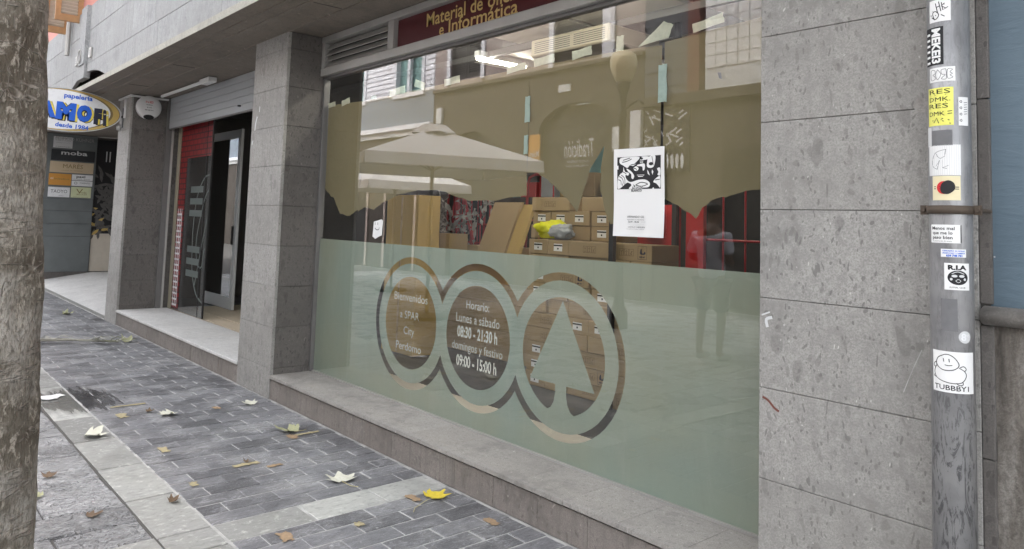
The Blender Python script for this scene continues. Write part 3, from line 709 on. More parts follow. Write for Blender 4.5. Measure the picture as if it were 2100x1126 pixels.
# ------------------------------------------------------------------ frosted film
def film():
    C1, C2, C3, ZC = -4.65, -3.863, -3.077, .797; R3, R2, R1 = .477, .43, .333
    def union(r):
        h = math.sqrt(r*r-((C2-C1)/2)**2); a = math.acos(((C2-C1)/2)/r); L = []
        def arcp(cx, a0, a1, n=40): L.extend([(cx+r*math.cos(a0+(a1-a0)*i/n), ZC+r*math.sin(a0+(a1-a0)*i/n)) for i in range(n)])
        arcp(C1, a, 2*math.pi-a); arcp(C2, math.pi+a, 2*math.pi-a, 24); arcp(C3, math.pi+a, 3*math.pi-a); arcp(C2, a, math.pi-a, 24); return L
    t = .045; fl_ = .085
    a0 = -math.pi/2+.33; a1 = 3*math.pi/2-.33
    hole3 = [(C3+R1*math.cos(a0+(a1-a0)*i/60), ZC+R1*math.sin(a0+(a1-a0)*i/60)) for i in range(61)]
    yb = ZC+R1*math.sin(a0)
    hole3 += [(C3-t-.035, yb+.012), (C3-t-.01, yb+.05), (C3-t, yb+.10), (C3-t, .632), (C3-.262, .632), (C3, 1.112), (C3+.262, .632), (C3+t, .632), (C3+t, yb+.10), (C3+t+.01, yb+.05), (C3+t+.035, yb+.012)]
    loops = [rect(SX0+.037, .2125, SX1-.032, 1.358), union(R3), union(R2), circ(C1, ZC, R1, 60), circ(C2, ZC, R1, 60), hole3]
    m = MB(); m.flat(fill2d(loops), lambda u, v: (u, G+.004, v))
    o = m.build('frosted_film', 'frosted film'); tag(o, 'pale green frosted film on the lower window with three linked rings and fir tree', 'window film')
    for s, z, cx, wd, ht, bd in (('Bienvenidos', .950, C1-.005, .437, .058, 0), ('a SPAR', .822, C1-.01, .25, .056, 0), ('City', .708, C1-.01, .14, .056, 0), ('Perdomo', .592, C1-.01, .33, .056, 0),
            ('Horario:', .972, C2, .24, .054, 0), ('Lunes a sábado', .878, C2, .455, .058, 0), ('08:30 - 21:30 h', .780, C2, .42, .072, .0025), ('domingos y festivo', .695, C2, .53, .054, 0), ('09:00 - 15:00 h', .590, C2, .42, .072, .0025)):
        mm = MB(); mm.flat(text2d(s, .1, width=wd, height=ht, bold=bd, align='CENTER'), street(cx, z, G+.0042)); mm.build('lettering', 'film lettering', o)
film()

# ------------------------------------------------------------------ brown paper behind the glass
def paper(L, label, y, seed, curl=.012):
    v, f = fill2d([L])
    # finer grid so that the sheet can ripple
    rnd = random.Random(seed); ph = rnd.uniform(0, 6)
    x0 = min(p[0] for p in L); x1 = max(p[0] for p in L)
    me = bpy.data.meshes.new('t'); me.from_pydata([(a, b, 0) for a, b in v], [], f)
    import bmesh
    bm = bmesh.new(); bm.from_mesh(me)
    for ax in (0, 1):
        lo = min(q.co[ax] for q in bm.verts); hi = max(q.co[ax] for q in bm.verts); k = lo+.07
        while k < hi:
            n = Vector((1, 0, 0)) if ax == 0 else Vector((0, 1, 0)); c = Vector((k, 0, 0)) if ax == 0 else Vector((0, k, 0))
            bmesh.ops.bisect_plane(bm, geom=bm.verts[:]+bm.edges[:]+bm.faces[:], plane_co=c, plane_no=n, dist=1e-5); k += .07
    m = MB(); idx = {}
    for i, q in enumerate(bm.verts):
        idx[q] = i; a, b = q.co.x, q.co.y
        d = curl*(math.sin(a*5+ph)*.4+math.sin(a*2.3+b*3+ph*2)*.4+noise.noise((a*3, b*3, seed))*.9)*min(1, max(.15, (2.56-b)*1.6))
        m.v.append((a, y+abs(d)+.001, b))
    for q in bm.faces:
        t = [idx[k] for k in q.verts]
        m.f.append(t if q.normal.z > 0 else t[::-1])
    bm.free(); bpy.data.meshes.remove(me)
    o = m.build('paper_sheet', 'kraft paper', None, True); tag(o, label, 'paper', 'brown paper sheets taped inside the window')
b1 = jag([(-6.13, 1.80), (-6.10, 1.785), (-6.02, 1.74), (-5.95, 1.72), (-5.82, 1.578), (-5.66, 1.565), (-5.585, 1.60), (-5.51, 1.625)], .006, 1)
paper([(-5.51, 2.53), (-6.13, 2.552)]+b1, 'narrow brown paper sheet beside the pillar, its lower edge torn in steps', G+.016, 1)
b2 = jag([(-5.516, 1.60), (-5.42, 1.64), (-5.27, 1.622), (-5.13, 1.68), (-4.86, 1.745), (-4.63, 1.772), (-4.46, 1.77), (-4.29, 1.755), (-4.14, 1.712), (-4.0, 1.69), (-3.74, 1.69), (-3.55, 1.715), (-3.44, 1.722)], .004, 2)
paper([(-3.437, 2.532), (-4.4, 2.538), (-5.516, 2.53)]+b2, 'widest brown paper sheet, wavy lower edge over the tall cardboard boxes', G+.0165, 2)
b3 = jag([(-3.434, 1.862), (-3.345, 1.862), (-3.245, 1.815), (-3.16, 1.755), (-3.075, 1.70), (-2.995, 1.622), (-2.965, 1.70), (-2.905, 1.87), (-2.80, 1.998), (-2.826, 1.875), (-2.822, 1.743), (-2.782, 1.63), (-2.742, 1.56), (-2.6, 1.58), (-2.41, 1.66)], .004, 3)
paper([(-2.405, 2.505), (-2.6, 2.52), (-3.434, 2.53)]+b3, 'brown paper sheet with an arched gap and a tall dark torn slit, behind the poster', G+.014, 3)
b4 = jag([(-2.40, 1.71), (-2.30, 1.665), (-2.19, 1.60), (-2.155, 1.655), (-2.075, 1.70), (-2.0, 1.713), (-1.88, 1.74), (-1.64, 1.755)], .005, 4)
hole = [(-2.065, 2.315), (-2.045, 2.312), (-2.04, 2.28), (-2.055, 2.285)]
paper([(-1.64, 2.56), (-2.398, 2.525)]+b4, 'rightmost brown paper sheet, lower edge cut in a deep notch', G+.026, 4)
MB().flat(fill2d([hole]), lambda u, v: (u, G+.0125, v)).build('tear', 'black', bpy.data.objects['paper_sheet.003'])
def tape(P, mat, label, y=G+.007):
    rnd = random.Random(int(P[0][0]*1000))
    o = MB().slab2d(fill2d([jag(P+[P[0]], .004, 5)[:-1]]), lambda u, v: (u, y+rnd.uniform(-.001, .001), v), lambda u, v: (u, y+.0025, v)).build('tape_strip', mat)
    tag(o, label, 'tape', 'strips of masking tape on the window paper')
def tq(x, z, l, h, rot): c, s_ = math.cos(R_(rot)), math.sin(R_(rot)); return [(x+u*l/2*c-v*h/2*s_, z+u*l/2*s_+v*h/2*c) for u, v in ((-1, -1), (1, -1), (1, 1), (-1, 1))]
for x, z, l, h, r, m_, lb in ((-6.05, 2.555, .15, .07, 2, 'tape', 'short masking tape at the upper left corner next to the pillar'), (-5.80, 2.555, .17, .08, 6, 'tape', 'masking tape second from the pillar in the dark corner of the glass'),
        (-5.33, 2.545, .10, .05, -4, 'tape green', 'small greenish tape below the mirrored white house corner'), (-4.97, 2.555, .27, .09, 3, 'tape', 'long masking tape below the mirrored sill of the white house'),
        (-4.66, 2.57, .17, .09, -20, 'tape', 'crumpled masking tape at the right end of the mirrored house sill'),
        (-4.25, 2.548, .22, .085, 2, 'tape', 'masking tape left of the lit ceiling tube'), (-3.56, 2.545, .22, .075, 3, 'tape', 'left one of two masking tapes meeting below the lit tube end'), (-3.30, 2.557, .22, .085, 2, 'tape', 'right one of two masking tapes meeting below the lit tube end'),
        (-2.98, 2.556, .19, .085, 4, 'tape', 'masking tape left of the mirrored street lamp'), (-2.69, 2.565, .065, .14, -3, 'tape', 'upright masking tape above the mirrored lamp globe'),
        (-2.12, 2.575, .22, .08, 8, 'tape', 'masking tape near the top right corner of the window')):
    tape(tq(x, z-.005, l*.82, h*.62, r), m_, lb)
tape([(-2.56, 2.52), (-2.36, 2.535), (-2.33, 2.60), (-2.39, 2.63)], 'tape', 'large fan shaped masking tape between the lamp reflection and the last sheet')
tape([(-2.42, 2.20), (-2.365, 2.20), (-2.365, 2.40), (-2.42, 2.40)], 'tape green', 'upright green tape joining the two right hand paper sheets', G+.006)
tape([(-3.46, 2.18), (-3.415, 2.18), (-3.415, 2.345), (-3.46, 2.345)], 'tape green', 'upright narrow green tape on the middle paper seam', G+.006)
tape([(-3.46, 1.98), (-3.425, 1.98), (-3.425, 2.10), (-3.46, 2.10)], 'tape green', 'lower narrow green tape on the middle paper seam', G+.006)

# ------------------------------------------------------------------ poster and note stuck on the glass
def poster():
    x0, x1, z0, z1 = -2.697, -2.357, 1.498, 1.968
    m = MB(); n = 10
    for j in range(n+1):
        for i in range(n+1):
            u, v = i/n, j/n; m.v.append((x0+(x1-x0)*u+.004*math.sin(v*5), G-.010-.006*math.sin(u*3.0)*math.sin(v*4+.6), z0+(z1-z0)*v))
    for j in range(n):
        for i in range(n): k = j*(n+1)+i; m.f.append((k, k+1, k+n+2, k+n+1))
    o = m.build('poster', 'paper white', None, True); tag(o, 'white exhibition poster with a black and white abstract picture taped on the glass', 'poster')
    fn = lambda d: (lambda u, v: (x0+(x1-x0)*u+.004*math.sin(v*5), G-.010-.006*math.sin(u*3.0)*math.sin(v*4+.6)-d, z0+(z1-z0)*v))
    def dense(vf, cell=.06): return vf
    A = lambda a, b: (.075+.86*a, .535+.37*b)
    blobs = [[(.08, .97), (.30, .99), (.52, .97), (.40, .78), (.30, .74), (.24, .66), (.14, .74), (.06, .82)], [(.30, .73), (.36, .79), (.44, .77), (.38, .71)],
             [(.58, .88), (.72, .90), (.72, .98), (.56, .985), (.60, .93)], [(.53, .80), (.60, .80), (.60, .90), (.53, .90)], [(.70, .66), (.84, .66), (.88, .98), (.76, .99), (.70, .88)],
             [(.47, .74), (.63, .77), (.64, .60), (.60, .56), (.58, .68), (.48, .70)], [(.38, .63), (.44, .70), (.50, .64), (.48, .57), (.42, .56)],
             [(.46, .44), (.64, .43), (.60, .37), (.50, .37)], [(.70, .58), (.73, .52), (.76, .40), (.71, .46)], [(.81, .58), (.84, .52), (.82, .42), (.80, .50)],
             [(.02, .34), (.08, .48), (.14, .56), (.15, .68), (.19, .54), (.28, .50), (.26, .42), (.20, .44), (.22, .32), (.32, .22), (.50, .28), (.66, .28), (.76, .18), (.74, .06), (.62, .04), (.46, .06), (.40, .13), (.30, .18), (.24, .20), (.16, .12), (.06, .02), (.01, .05)],
             [(.22, .64), (.32, .56), (.40, .42), (.38, .31), (.34, .34), (.33, .46), (.26, .54)], [(.86, .26), (.92, .34), (.99, .36), (.99, .04), (.94, .10), (.90, .16), (.84, .20)],
             [(.28, .02), (.34, .12), (.30, .20), (.36, .17), (.40, .08), (.36, .01)], [(.93, .42), (.99, .40), (.99, .62), (.92, .60), (.95, .5)], [(.0, .62), (.03, .62), (.03, .74), (.0, .74)], [(.81, .0), (.86, .0), (.84, .05)]]
    back = [[A(a, b) for a, b in L] for L in [rect(0, 0, 1, 1)]]
    sq = []
    for i in range(9):
        for j in range(9): sq.append([A((i+.0)/9, j/9), A((i+1)/9, j/9), A((i+1)/9, (j+1)/9), A(i/9, (j+1)/9)])
    m = MB()
    for L in sq: m.add([fn(.0012)(a, b) for a, b in L], [(0, 1, 2, 3)])
    m.build('picture', 'ink', o, True)
    m = MB()
    for i, L in enumerate(blobs):
        P = [A(a, b) for a, b in (smooth_loop(L, 4) if len(L) > 4 else L)]; m.flat(fill2d([P]), fn(.0022))
    m.build('picture', 'paper white', o)
    m = MB()
    for P in ([(.32, .745), (.37, .755), (.42, .765)], [(.545, .83), (.585, .83), (.585, .87), (.545, .87), (.545, .83)], [(.05, .40), (.12, .34), (.15, .22), (.12, .10)], [(.10, .44), (.17, .36), (.19, .24), (.18, .13)],
              [(.03, .30), (.09, .26), (.10, .14)], [(.44, .12), (.56, .20), (.68, .17), (.72, .14)], [(.44, .12), (.58, .08), (.72, .14)], [(.14, .90), (.30, .96)], [(.12, .84), (.22, .86), (.34, .93)], [(.80, .98), (.82, .86), (.84, .70)],
              [(.48, .42), (.62, .40)], [(.10, .50), (.14, .54), (.22, .47)], [(.88, .26), (.98, .28)], [(.38, .60), (.42, .64), (.46, .58)]):
        m.flat(stroke([A(a, b) for a, b in curve_pts(P, 4)], .009), fn(.003))
    m.flat(fill2d([[A(a, b) for a, b in circ(.785, .755, .05, 20)]]), fn(.003)); m.flat(fill2d([[A(*p) for p in rect(.37, .0, .60, .075)]]), fn(.003))
    m.build('picture', 'ink', o)
    W_ = x1-x0; H_ = z1-z0
    def tx(s, u, v, wd, ht, mat, bold=0, d=.0036):
        t = text2d(s, .05, width=wd, height=ht, align='CENTER', bold=bold, res=2); f0 = fn(d)
        MB().flat(t, lambda a, b: f0(u+a/W_, v+b/H_)).build('lettering', mat, o)
    tx('NEGRO', .50, .540, .062, .0115, 'paper white', .0015); tx('BLANCO', .475, .505, .070, .013, 'ink', .0008)
    tx('ARMANDO GIL', .47, .212, .115, .011, 'ink'); tx('exposición en cuarentena', .47, .186, .115, .006, 'ink soft'); tx('22.04 - 30.06', .43, .158, .075, .0085, 'ink', .0006); tx('2020', .62, .158, .03, .0085, 'paper grey')
    tx('inauguración martes 22 abril', .47, .138, .115, .004, 'paper grey'); tx('de 19.00 a 21.00 horas', .47, .122, .07, .004, 'paper grey')
    tx('CASTILLO 3', .41, .100, .06, .0075, 'ink soft'); tx('NEGUIPA', .585, .100, .05, .0075, 'ink', .0006); tx('las palmas de gran canaria', .47, .082, .115, .004, 'ink soft')
poster()
nt_ = MB().slab2d(fill2d([jag([(-5.22, 1.405), (-5.18, 1.39), (-5.085, 1.42), (-5.075, 1.535), (-5.10, 1.545), (-5.21, 1.525), (-5.22, 1.405)], .004, 8, 2)[:-1]]), lambda u, v: (u, G-.006, v), lambda u, v: (u, G-.003, v)).build('paper_note', 'paper white')
tag(nt_, 'small torn white note with a drawn smile, stuck on the window', 'note')
m = MB()
for P in ([(-5.185, 1.50), (-5.187, 1.52)], [(-5.145, 1.50), (-5.147, 1.52)], curve_pts([(-5.185, 1.475), (-5.16, 1.462), (-5.13, 1.465), (-5.12, 1.48)])): m.flat(stroke(P, .006), lambda u, v: (u, G-.0075, v))
m.build('drawing', 'ink soft', nt_)

# ------------------------------------------------------------------ roller shutter, door, side light
rs = thing('roller_shutter', (-9, 3.23, 2.73), 'grey roller shutter rolled up above the shop entrance', 'shutter')
for k in range(5):
    z = 2.732+k*.0875
    box('slat', 'shutter paint', rs, -11.2, -6.9, 3.218, 3.232, z+.0015, z+.086, .003)
box('bottom_bar', 'aluminium dark', rs, -11.2, -6.9, 3.214, 3.236, 2.712, 2.7315, .002)
MB().lathe((-8.55, 3.205, 2.80), [(.02, -.008), (.02, .008)], 12).build('lock', 'iron', rs)
box('guide_rail', 'aluminium dark', rs, -11.234, -11.202, 3.19, 3.26, .201, 3.16); box('guide_rail', 'aluminium', rs, -11.234, -11.19, 3.262, 3.29, .201, 3.16)
sd_ = thing('side_light', (-10.6, 3.37, .2), 'fixed glass side light of the entrance with red brick print along its edge', 'glass panel')
mq = MB(); mq.box(-11.2, -9.83, 3.368, 3.372, .205, 2.86); mq.build('glass_pane', 'door glass', sd_)
box('edge_strip', 'black', sd_, -9.829, -9.80, 3.36, 3.38, .205, 2.86); box('edge_strip', 'black', sd_, -10.02, -10.005, 3.364, 3.3675, .205, 2.86)
box('frame_bar', 'cream plastic', sd_, -11.20, -11.08, 3.355, 3.366, .205, 2.86)
def printp(m, x0, x1, z0, z1, y=3.3665): m.add([(x0, y, z0), (x1, y, z0), (x1, y, z1), (x0, y, z1)], [(0, 1, 2, 3)])
m = MB(); printp(m, -11.07, -10.78, .215, 2.85); printp(m, -10.78, -9.83, 2.30, 2.85); m.build('brick_print', 'brick print', sd_)
m = MB(); z = .24
for k in range(17):
    printp(m, -11.05, -10.86, .26+k*.078, .285+k*.078, 3.3655)
for xx in (-11.03, -10.95, -10.88): printp(m, xx, xx+.022, .25, 1.6, 3.3660)
m.build('grid_print', 'sign white', sd_)
m = MB()
for z in (1.02, .86, .70, 1.50, 1.66, 1.82): printp(m, -10.55, -10.06, z, z+.085, 3.3658)
sheet('print film', (.19, .22, .21), .4, (.3, .33, .3))
for P in ([(-9.84, 2.05), (-10.05, 2.0), (-10.28, 1.75), (-10.36, 1.3), (-10.3, .8), (-10.1, .5), (-9.84, .4)], [(-9.84, 1.85), (-10.0, 1.7), (-10.2, 1.2), (-10.12, .9), (-9.95, .85), (-9.9, 1.05), (-9.84, 1.1)], [(-9.84, 1.5), (-10.0, 1.1), (-10.17, .6)]):
    m.flat(stroke(curve_pts(P, 6), .022), lambda u, v: (u, 3.3652, v))
m.build('line_print', 'print film', sd_)
door = thing('glass_door', (-11, 4.0, .2), 'aluminium framed glass door standing open in the dark entrance', 'door')
dx0, dx1, dy_ = -11.75, -10.46, 4.0
for a, b, c_, d in ((dx0, dx0+.09, .21, 2.76), (dx1-.10, dx1, .21, 2.76)): box('stile', 'white metal', door, a, b, dy_-.02, dy_+.02, c_, d, .003)
box('rail', 'white metal', door, dx0+.091, dx1-.101, dy_-.018, dy_+.018, .21, .38, .003); box('rail', 'white metal', door, dx0+.091, dx1-.101, dy_-.018, dy_+.018, 2.64, 2.76, .003)
mq = MB(); mq.box(dx0+.09, dx1-.10, dy_-.003, dy_+.003, .38, 2.64); mq.build('glass_pane', 'door glass', door)
MB().obox((dx1-.05, dy_-.05, 1.25), (1, 0, 0), (0, 1, 0), (0, 0, 1), .012, .012, .13).build('handle', 'black', door)
tag(box('door_mat', 'mat cream', None, -11.1, -9.2, 3.62, 4.6, .1965, .206, .002), 'cream floor mat inside the shop entrance', 'mat')
fx = thing('batten_light', (-9.9, 3.0, 3.1), 'unlit white fluorescent batten light under the canopy by the shutter', 'lamp')
box('lamp_tube', 'white plastic', fx, -10.87, -9.25, 2.985, 3.02, 3.115, 3.15, .006); box('lamp_housing', 'white plastic', fx, -9.25, -8.93, 2.965, 3.065, 3.10, 3.16, .006)
sb = thing('alarm_box', (-11.2, 2.93, 2.85), 'round white alarm box on the dark side of the far pillar', 'alarm box')
MB().lathe((-11.234, 2.93, 3.0), [(.165, 0), (.165, .05), (.158, .058), (.10, .062)], 32, 'x').build('cover', 'white plastic', sb, True)
MB().flat(fill2d([circ(2.93, 2.862, .07, 20, .035)]), lambda u, v: (-11.1705, u, v)).build('grille', 'black', sb)
for s, z, wd, ht, mt in (('K+a RED', 3.06, .10, .03, 'red vinyl'), ('SEGURIDAD', 3.03, .08, .012, 'ink'), ('A + R', 2.99, .06, .018, 'ink'), ('900 400 511', 2.955, .11, .014, 'ink')):
    MB().flat(text2d(s, .05, width=wd, height=ht, align='CENTER', bold=.001), east(-11.1705, 2.93, z)).build('lettering', mt, sb)
cd_ = MB(); cd_.box(-11.84, -11.18, 2.685, 2.708, 3.13, 3.155).box(-11.228, -11.205, 2.709, 3.20, 3.13, 3.155).box(-11.5, -11.478, 2.685, 2.708, 2.85, 3.129)
tag(cd_.build('cable_duct', 'white plastic'), 'white cable duct round the top of the far pillar', 'cable duct')

# ------------------------------------------------------------------ oval sign
def oval():
    X = -11.55; cy_, cz, a, b = 1.97, 2.885, .70, .292
    o = thing('oval_sign', (X, cy_, cz-b), 'white oval sign with blue and yellow lettering hanging from the far pillar', 'sign')
    E = lambda k, dy=0, ax=1., bx=1.: circ(cy_+dy, cz, a*k*ax, 64, b*k*bx)
    def disc(k, x0, x1, mat, name, dy=0, ax=1., bx=1.): MB().slab2d(fill2d([E(k, dy, ax, bx)]), lambda u, v: (x1, u, v), lambda u, v: (x0, u, v)).build(name, mat, o)
    MB().slab2d(fill2d([E(1), E(.975)]), lambda u, v: (X+.008, u, v), lambda u, v: (X-.13, u, v)).build('rim', 'white metal', o)
    disc(.974, X-.12, X, 'navy ink', 'case'); disc(.965, X, X+.001, 'gold ink', 'face'); disc(.94, X+.001, X+.002, 'brown ink', 'face', -.045, .97, .98); disc(.94, X+.002, X+.003, 'sign white', 'face', -.075, .965, .975)
    def tx(s, y, z, wd, ht, mat, bold=0, d=.004, rot=0): MB().flat(text2d(s, .1, width=wd, height=ht, bold=bold), east(X+d, y, z, rot)).build('lettering', mat, o)
    tx('papelería', 1.95, 3.055, .345, .062, 'blue ink', .003, rot=R_(-2)); tx('desde 1984', 1.87, 2.652, .40, .058, 'blue ink', .003, rot=R_(-2.5))
    for s, y, z, wd, ht, mt, rt in (('A', 1.66, 2.785, .21, .20, 'blue ink', 0), ('M', 1.865, 2.775, .235, .215, 'blue ink', -2), ('O', 2.115, 2.77, .185, .205, 'blue ink', 0), ('F', 2.325, 2.755, .10, .195, 'navy ink', 0), ('i', 2.442, 2.745, .045, .195, 'navy ink', 3)):
        tx(s, y+.030, z-.008, wd, ht, 'ink', .013, .0035, R_(rt)); tx(s, y+.028, z-.007, wd, ht, 'yellow ink', .009, .0045, R_(rt)); tx(s, y, z, wd, ht, 'ink', .012, .005, R_(rt)); tx(s, y, z, wd, ht, mt, .008, .006, R_(rt))
    br = MB(); br.box(X-.08, X-.05, 2.66, 2.705, 2.86, 2.89).box(X-.085, X-.045, 2.70, 2.709, 2.72, 3.0); br.build('bracket', 'iron', o)
oval()
# spotlight under the bracket
sp_ = MB(); sp_.lathe((-11.6, 2.66, 2.70), [(.02, .06), (.035, .03), (.03, -.02)], 12); tag(sp_.build('spot_lamp', 'aluminium', None, True), 'small grey spot lamp below the oval sign bracket', 'lamp')

# ------------------------------------------------------------------ tenants' plaques by the house entrance
X = -18.5
def plaque(y0, y1, z0, z1, mat, label, texts):
    o = box('name_plaque', mat, None, X+.0005, X+.012, y0+.004, y1-.004, z0+.004, z1-.004, .002); tag(o, label, 'plaque', "tenants' plaques by the house entrance")
    for s, u, v, wd, ht, mt, bd in texts: MB().flat(text2d(s, .1, width=wd, height=ht, align='CENTER', bold=bd, res=2), east(X+.0135, y0+(y1-y0)*u, z0+(z1-z0)*v)).build('lettering', mt, o)
plaque(2.95, 3.83, 2.86+.25, 3.16, 'slate panel', 'dark strip with the house name above the plaques', [])
MB().flat(text2d('EDIFICIO KÜHNER', .1, width=.74, height=.09, align='CENTER'), east(X+.0135, 3.40, 3.02)).build('lettering', 'aluminium', bpy.data.objects['name_plaque'])
plaque(2.99, 3.36, 2.85, 3.10, 'paper grey', 'grey notice sheet above the black plaque', [('aviso a los vecinos', .5, .82, .30, .02, 'ink', 0), ('se ruega cerrar la puerta', .5, .62, .28, .012, 'ink soft', 0), ('gracias por su ayuda', .5, .45, .25, .012, 'ink soft', 0), ('LA ADMINISTRACIÓN', .5, .08, .28, .02, 'ink', 0)])
plaque(2.965, 3.81, 2.58, 2.825, 'charcoal plaque', 'wide black plaque with silver lettering', [('moba', .52, .55, .50, .09, 'paper grey', .002)])
plaque(2.96, 3.80, 2.32, 2.565, 'sand plaque', 'wide sand coloured plaque below the black one', [('MARÉS', .52, .42, .38, .11, 'brown ink', 0), ('centro de estética', .5, .2, .4, .015, 'brown ink', 0)])
plaque(2.955, 3.385, 2.045, 2.30, 'orange plaque', 'orange plaque at the left of the third row', [('inizebus', .58, .48, .28, .04, 'brown ink', 0), ('ci', .14, .5, .05, .05, 'sign white', 0)])
plaque(3.39, 3.80, 2.17, 2.30, 'sign white', 'white plaque, upper one right of the orange plaque', [('paxi', .42, .45, .17, .05, 'ink', .002), ('consultoría y gestión', .45, .15, .34, .018, 'ink soft', 0)])
plaque(3.39, 3.80, 2.045, 2.165, 'sign white', 'white plaque, lower one right of the orange plaque', [('TORENTO', .62, .45, .2, .03, 'ink soft', 0), ('O', .2, .3, .06, .06, 'ink soft', 0)])
plaque(2.96, 3.375, 1.79, 2.01, 'sign white', 'white plaque in the lowest row beside the green one', [('TAOYO', .5, .42, .31, .07, 'ink soft', 0), ('arquitectos', .6, .12, .1, .014, 'ink soft', 0)])
plaque(3.39, 3.785, 1.79, 2.03, 'green plaque', 'pale green plaque in the lowest row', [('V', .42, .4, .13, .1, 'brown ink', 0), ('vida', .62, .42, .12, .04, 'brown ink', 0), ('BELLEZA', .55, .26, .2, .03, 'brown ink', 0), ('estética y bienestar', .5, .06, .3, .016, 'brown ink', 0)])

# ================================================================== THE NEIGHBOUR'S WALL AND THE STICKERED PIPE
nb = thing('neighbour_building', (1, 2.8, 0), 'neighbouring house with dark blue render above a moulding and rough grey render below', 'building')
MB().box(-.80, 7, Y0+.018, 3.2, 1.335, 3.165).build('blue_wall', 'blue render', nb)
nv = MB(); n = 12
pr = [(-.055*math.sin(math.pi*i/n)-.0, 1.278+.028-.030*math.cos(math.pi*i/n)) for i in range(n+1)]
for xx in (-.815, 7):
    for dy, z in pr: nv.v.append((xx, Y0+.012+dy, z))
for i in range(n): nv.f.append((i, n+1+i, n+2+i, i+1))
nv.f.append(tuple(range(n+1))); nv.build('moulding', 'sill stone', nb, True)
gr = MB(); nx, nz = 60, 60
for j in range(nz+1):
    for i in range(nx+1):
        xx = -.79+1.4*i/nx; zz = -.02+1.3*j/nz; gr.v.append((xx, Y0+.016+.014*noise.fractal((xx*14, 1, zz*7), 1, 2, 3), zz))
for j in range(nz):
    for i in range(nx): k = j*(nx+1)+i; gr.f.append((k, k+1, k+nx+2, k+nx+1))
gr.build('rough_wall', 'rough render', nb, True); box('rough_wall', 'rough render', nb, .6, 7, Y0+.02, 3.2, 0, 1.27)
jw = box('corner_strip', 'joint dark', nb, -.826, -.801, Y0+.01, 3.2, 0, 3.165)
for a, b in ((0, .42), (.42, .86), (.86, 1.274), (1.34, 2.0), (2.0, 2.6), (2.6, 3.165)): box('slab', 'facade stone shaded', jw, -.8265, -.7915, Y0+.002, Y0+.02, a+.002, b-.002, .002)

PX_, PY_, PR = -.872, 2.605, .0605
pipe = thing('drain_pipe', (PX_, PY_, 0), 'grey zinc drainpipe covered in stickers between the pillar and blue wall', 'drainpipe')
MB().tube([(PX_, PY_, 0), (PX_, PY_, 3.16)], PR, 40).build('pipe', 'zinc pipe', pipe, True)
VA = math.atan2(-PY_, -PX_)                        # direction from the pipe to the photographer's side
def onpipe(s, z, e=.0006):
    t = VA+s/PR; r = PR+e; return (PX_+r*math.cos(t), PY_+r*math.sin(t), z)
def wrapd(vf, cell=.006):
    """cut long faces so that a print can bend round the pipe"""
    import bmesh
    v, f = vf; me = bpy.data.meshes.new('t'); me.from_pydata([(a, b, 0) for a, b in v], [], f); bm = bmesh.new(); bm.from_mesh(me); bpy.data.meshes.remove(me)
    lo = min(q.co.x for q in bm.verts); hi = max(q.co.x for q in bm.verts); k = math.floor(lo/cell)*cell
    while k < hi:
        if k > lo: bmesh.ops.bisect_plane(bm, geom=bm.verts[:]+bm.edges[:]+bm.faces[:], plane_co=(k, 0, 0), plane_no=(1, 0, 0), dist=1e-6)
        k += cell
    bm.verts.index_update(); o = [(q.co.x, q.co.y) for q in bm.verts], [[t.index for t in q.verts] if q.normal.z > 0 else [t.index for t in q.verts][::-1] for q in bm.faces]
    bm.free(); return o
def sticker(px0, px1, z1, z0, mat, label, marks, name='sticker', kids=True, skew=0):
    """px0..px1 across the pipe (1905..1990), marks in unit coordinates"""
    arc = lambda px: PR*math.asin(max(-.995, min(.995, (px-1947.5)/42.5*.995)))
    a, b = arc(px0), arc(px1)
    L = [(0, 0), (1, 0), (1, 1), (0, 1)]; T = lambda u, v: (a+(b-a)*u, z0+(z1-z0)*v+skew*(u-.5))
    m = MB().flat(wrapd(fill2d([[T(*p) for p in L]])), lambda s, z: onpipe(s, z, .0005)); o = m.build(name, mat, None, True)
    tag(o, label, 'sticker', 'stickers on the drainpipe')
    asp = (z1-z0)/(b-a)
    for typ, mt, data in marks:
        m = MB()
        if typ == 'text':
            for s_, u, v, wd, ht, bd, rot in data:
                vf = text2d(s_, .1, width=wd, height=ht, align='CENTER', bold=bd, res=2)
                if rot: vf = ([(y_, -x_) for x_, y_ in vf[0]], vf[1])
                m.flat(wrapd(([T(u+x_, v+y_) for x_, y_ in vf[0]], vf[1])), lambda s, z: onpipe(s, z, .0011))
        elif typ == 'line':
            for P, wd in data: m.flat(stroke([T(*p) for p in P], wd*(b-a)), lambda s, z: onpipe(s, z, .0011))
        elif typ == 'fill':
            for P in data: m.flat(wrapd(fill2d([[T(*p) for p in P]])), lambda s, z: onpipe(s, z, .0009))
        elif typ == 'fill2':
            for P in data: m.flat(wrapd(fill2d([[T(*p) for p in P]])), lambda s, z: onpipe(s, z, .0014))
        if m.v: m.build('print', mt, o)
    return o
c_ = lambda cx, cy, rx, ry, n=20: circ(cx, cy, rx, n, ry)
CL = lambda P, n=5: curve_pts(P, n)
sticker(1912, 1953, 2.306, 2.234, 'paper white', 'white sticker with a scribbled black fish tag at the top of the pipe', [('line', 'ink', [(CL([(.15, .25), (.35, .12), (.5, .3), (.35, .48), (.2, .4), (.3, .1)]), .04), ([(.2, .5), (.75, .75)], .04), ([(.35, .85), (.45, .4)], .04), ([(.5, .9), (.6, .45)], .04), ([(.62, .85), (.68, .5), (.9, .62)], .04), ([(.4, .66), (.55, .7)], .04), ([(.75, .8), (.62, .68), (.82, .55)], .04), ([(.6, .3), (.75, .2)], .04), ([(.08, .35), (.15, .32)], .04)]), ('fill2', 'ink', [c_(.36, .3, .03, .02)])])
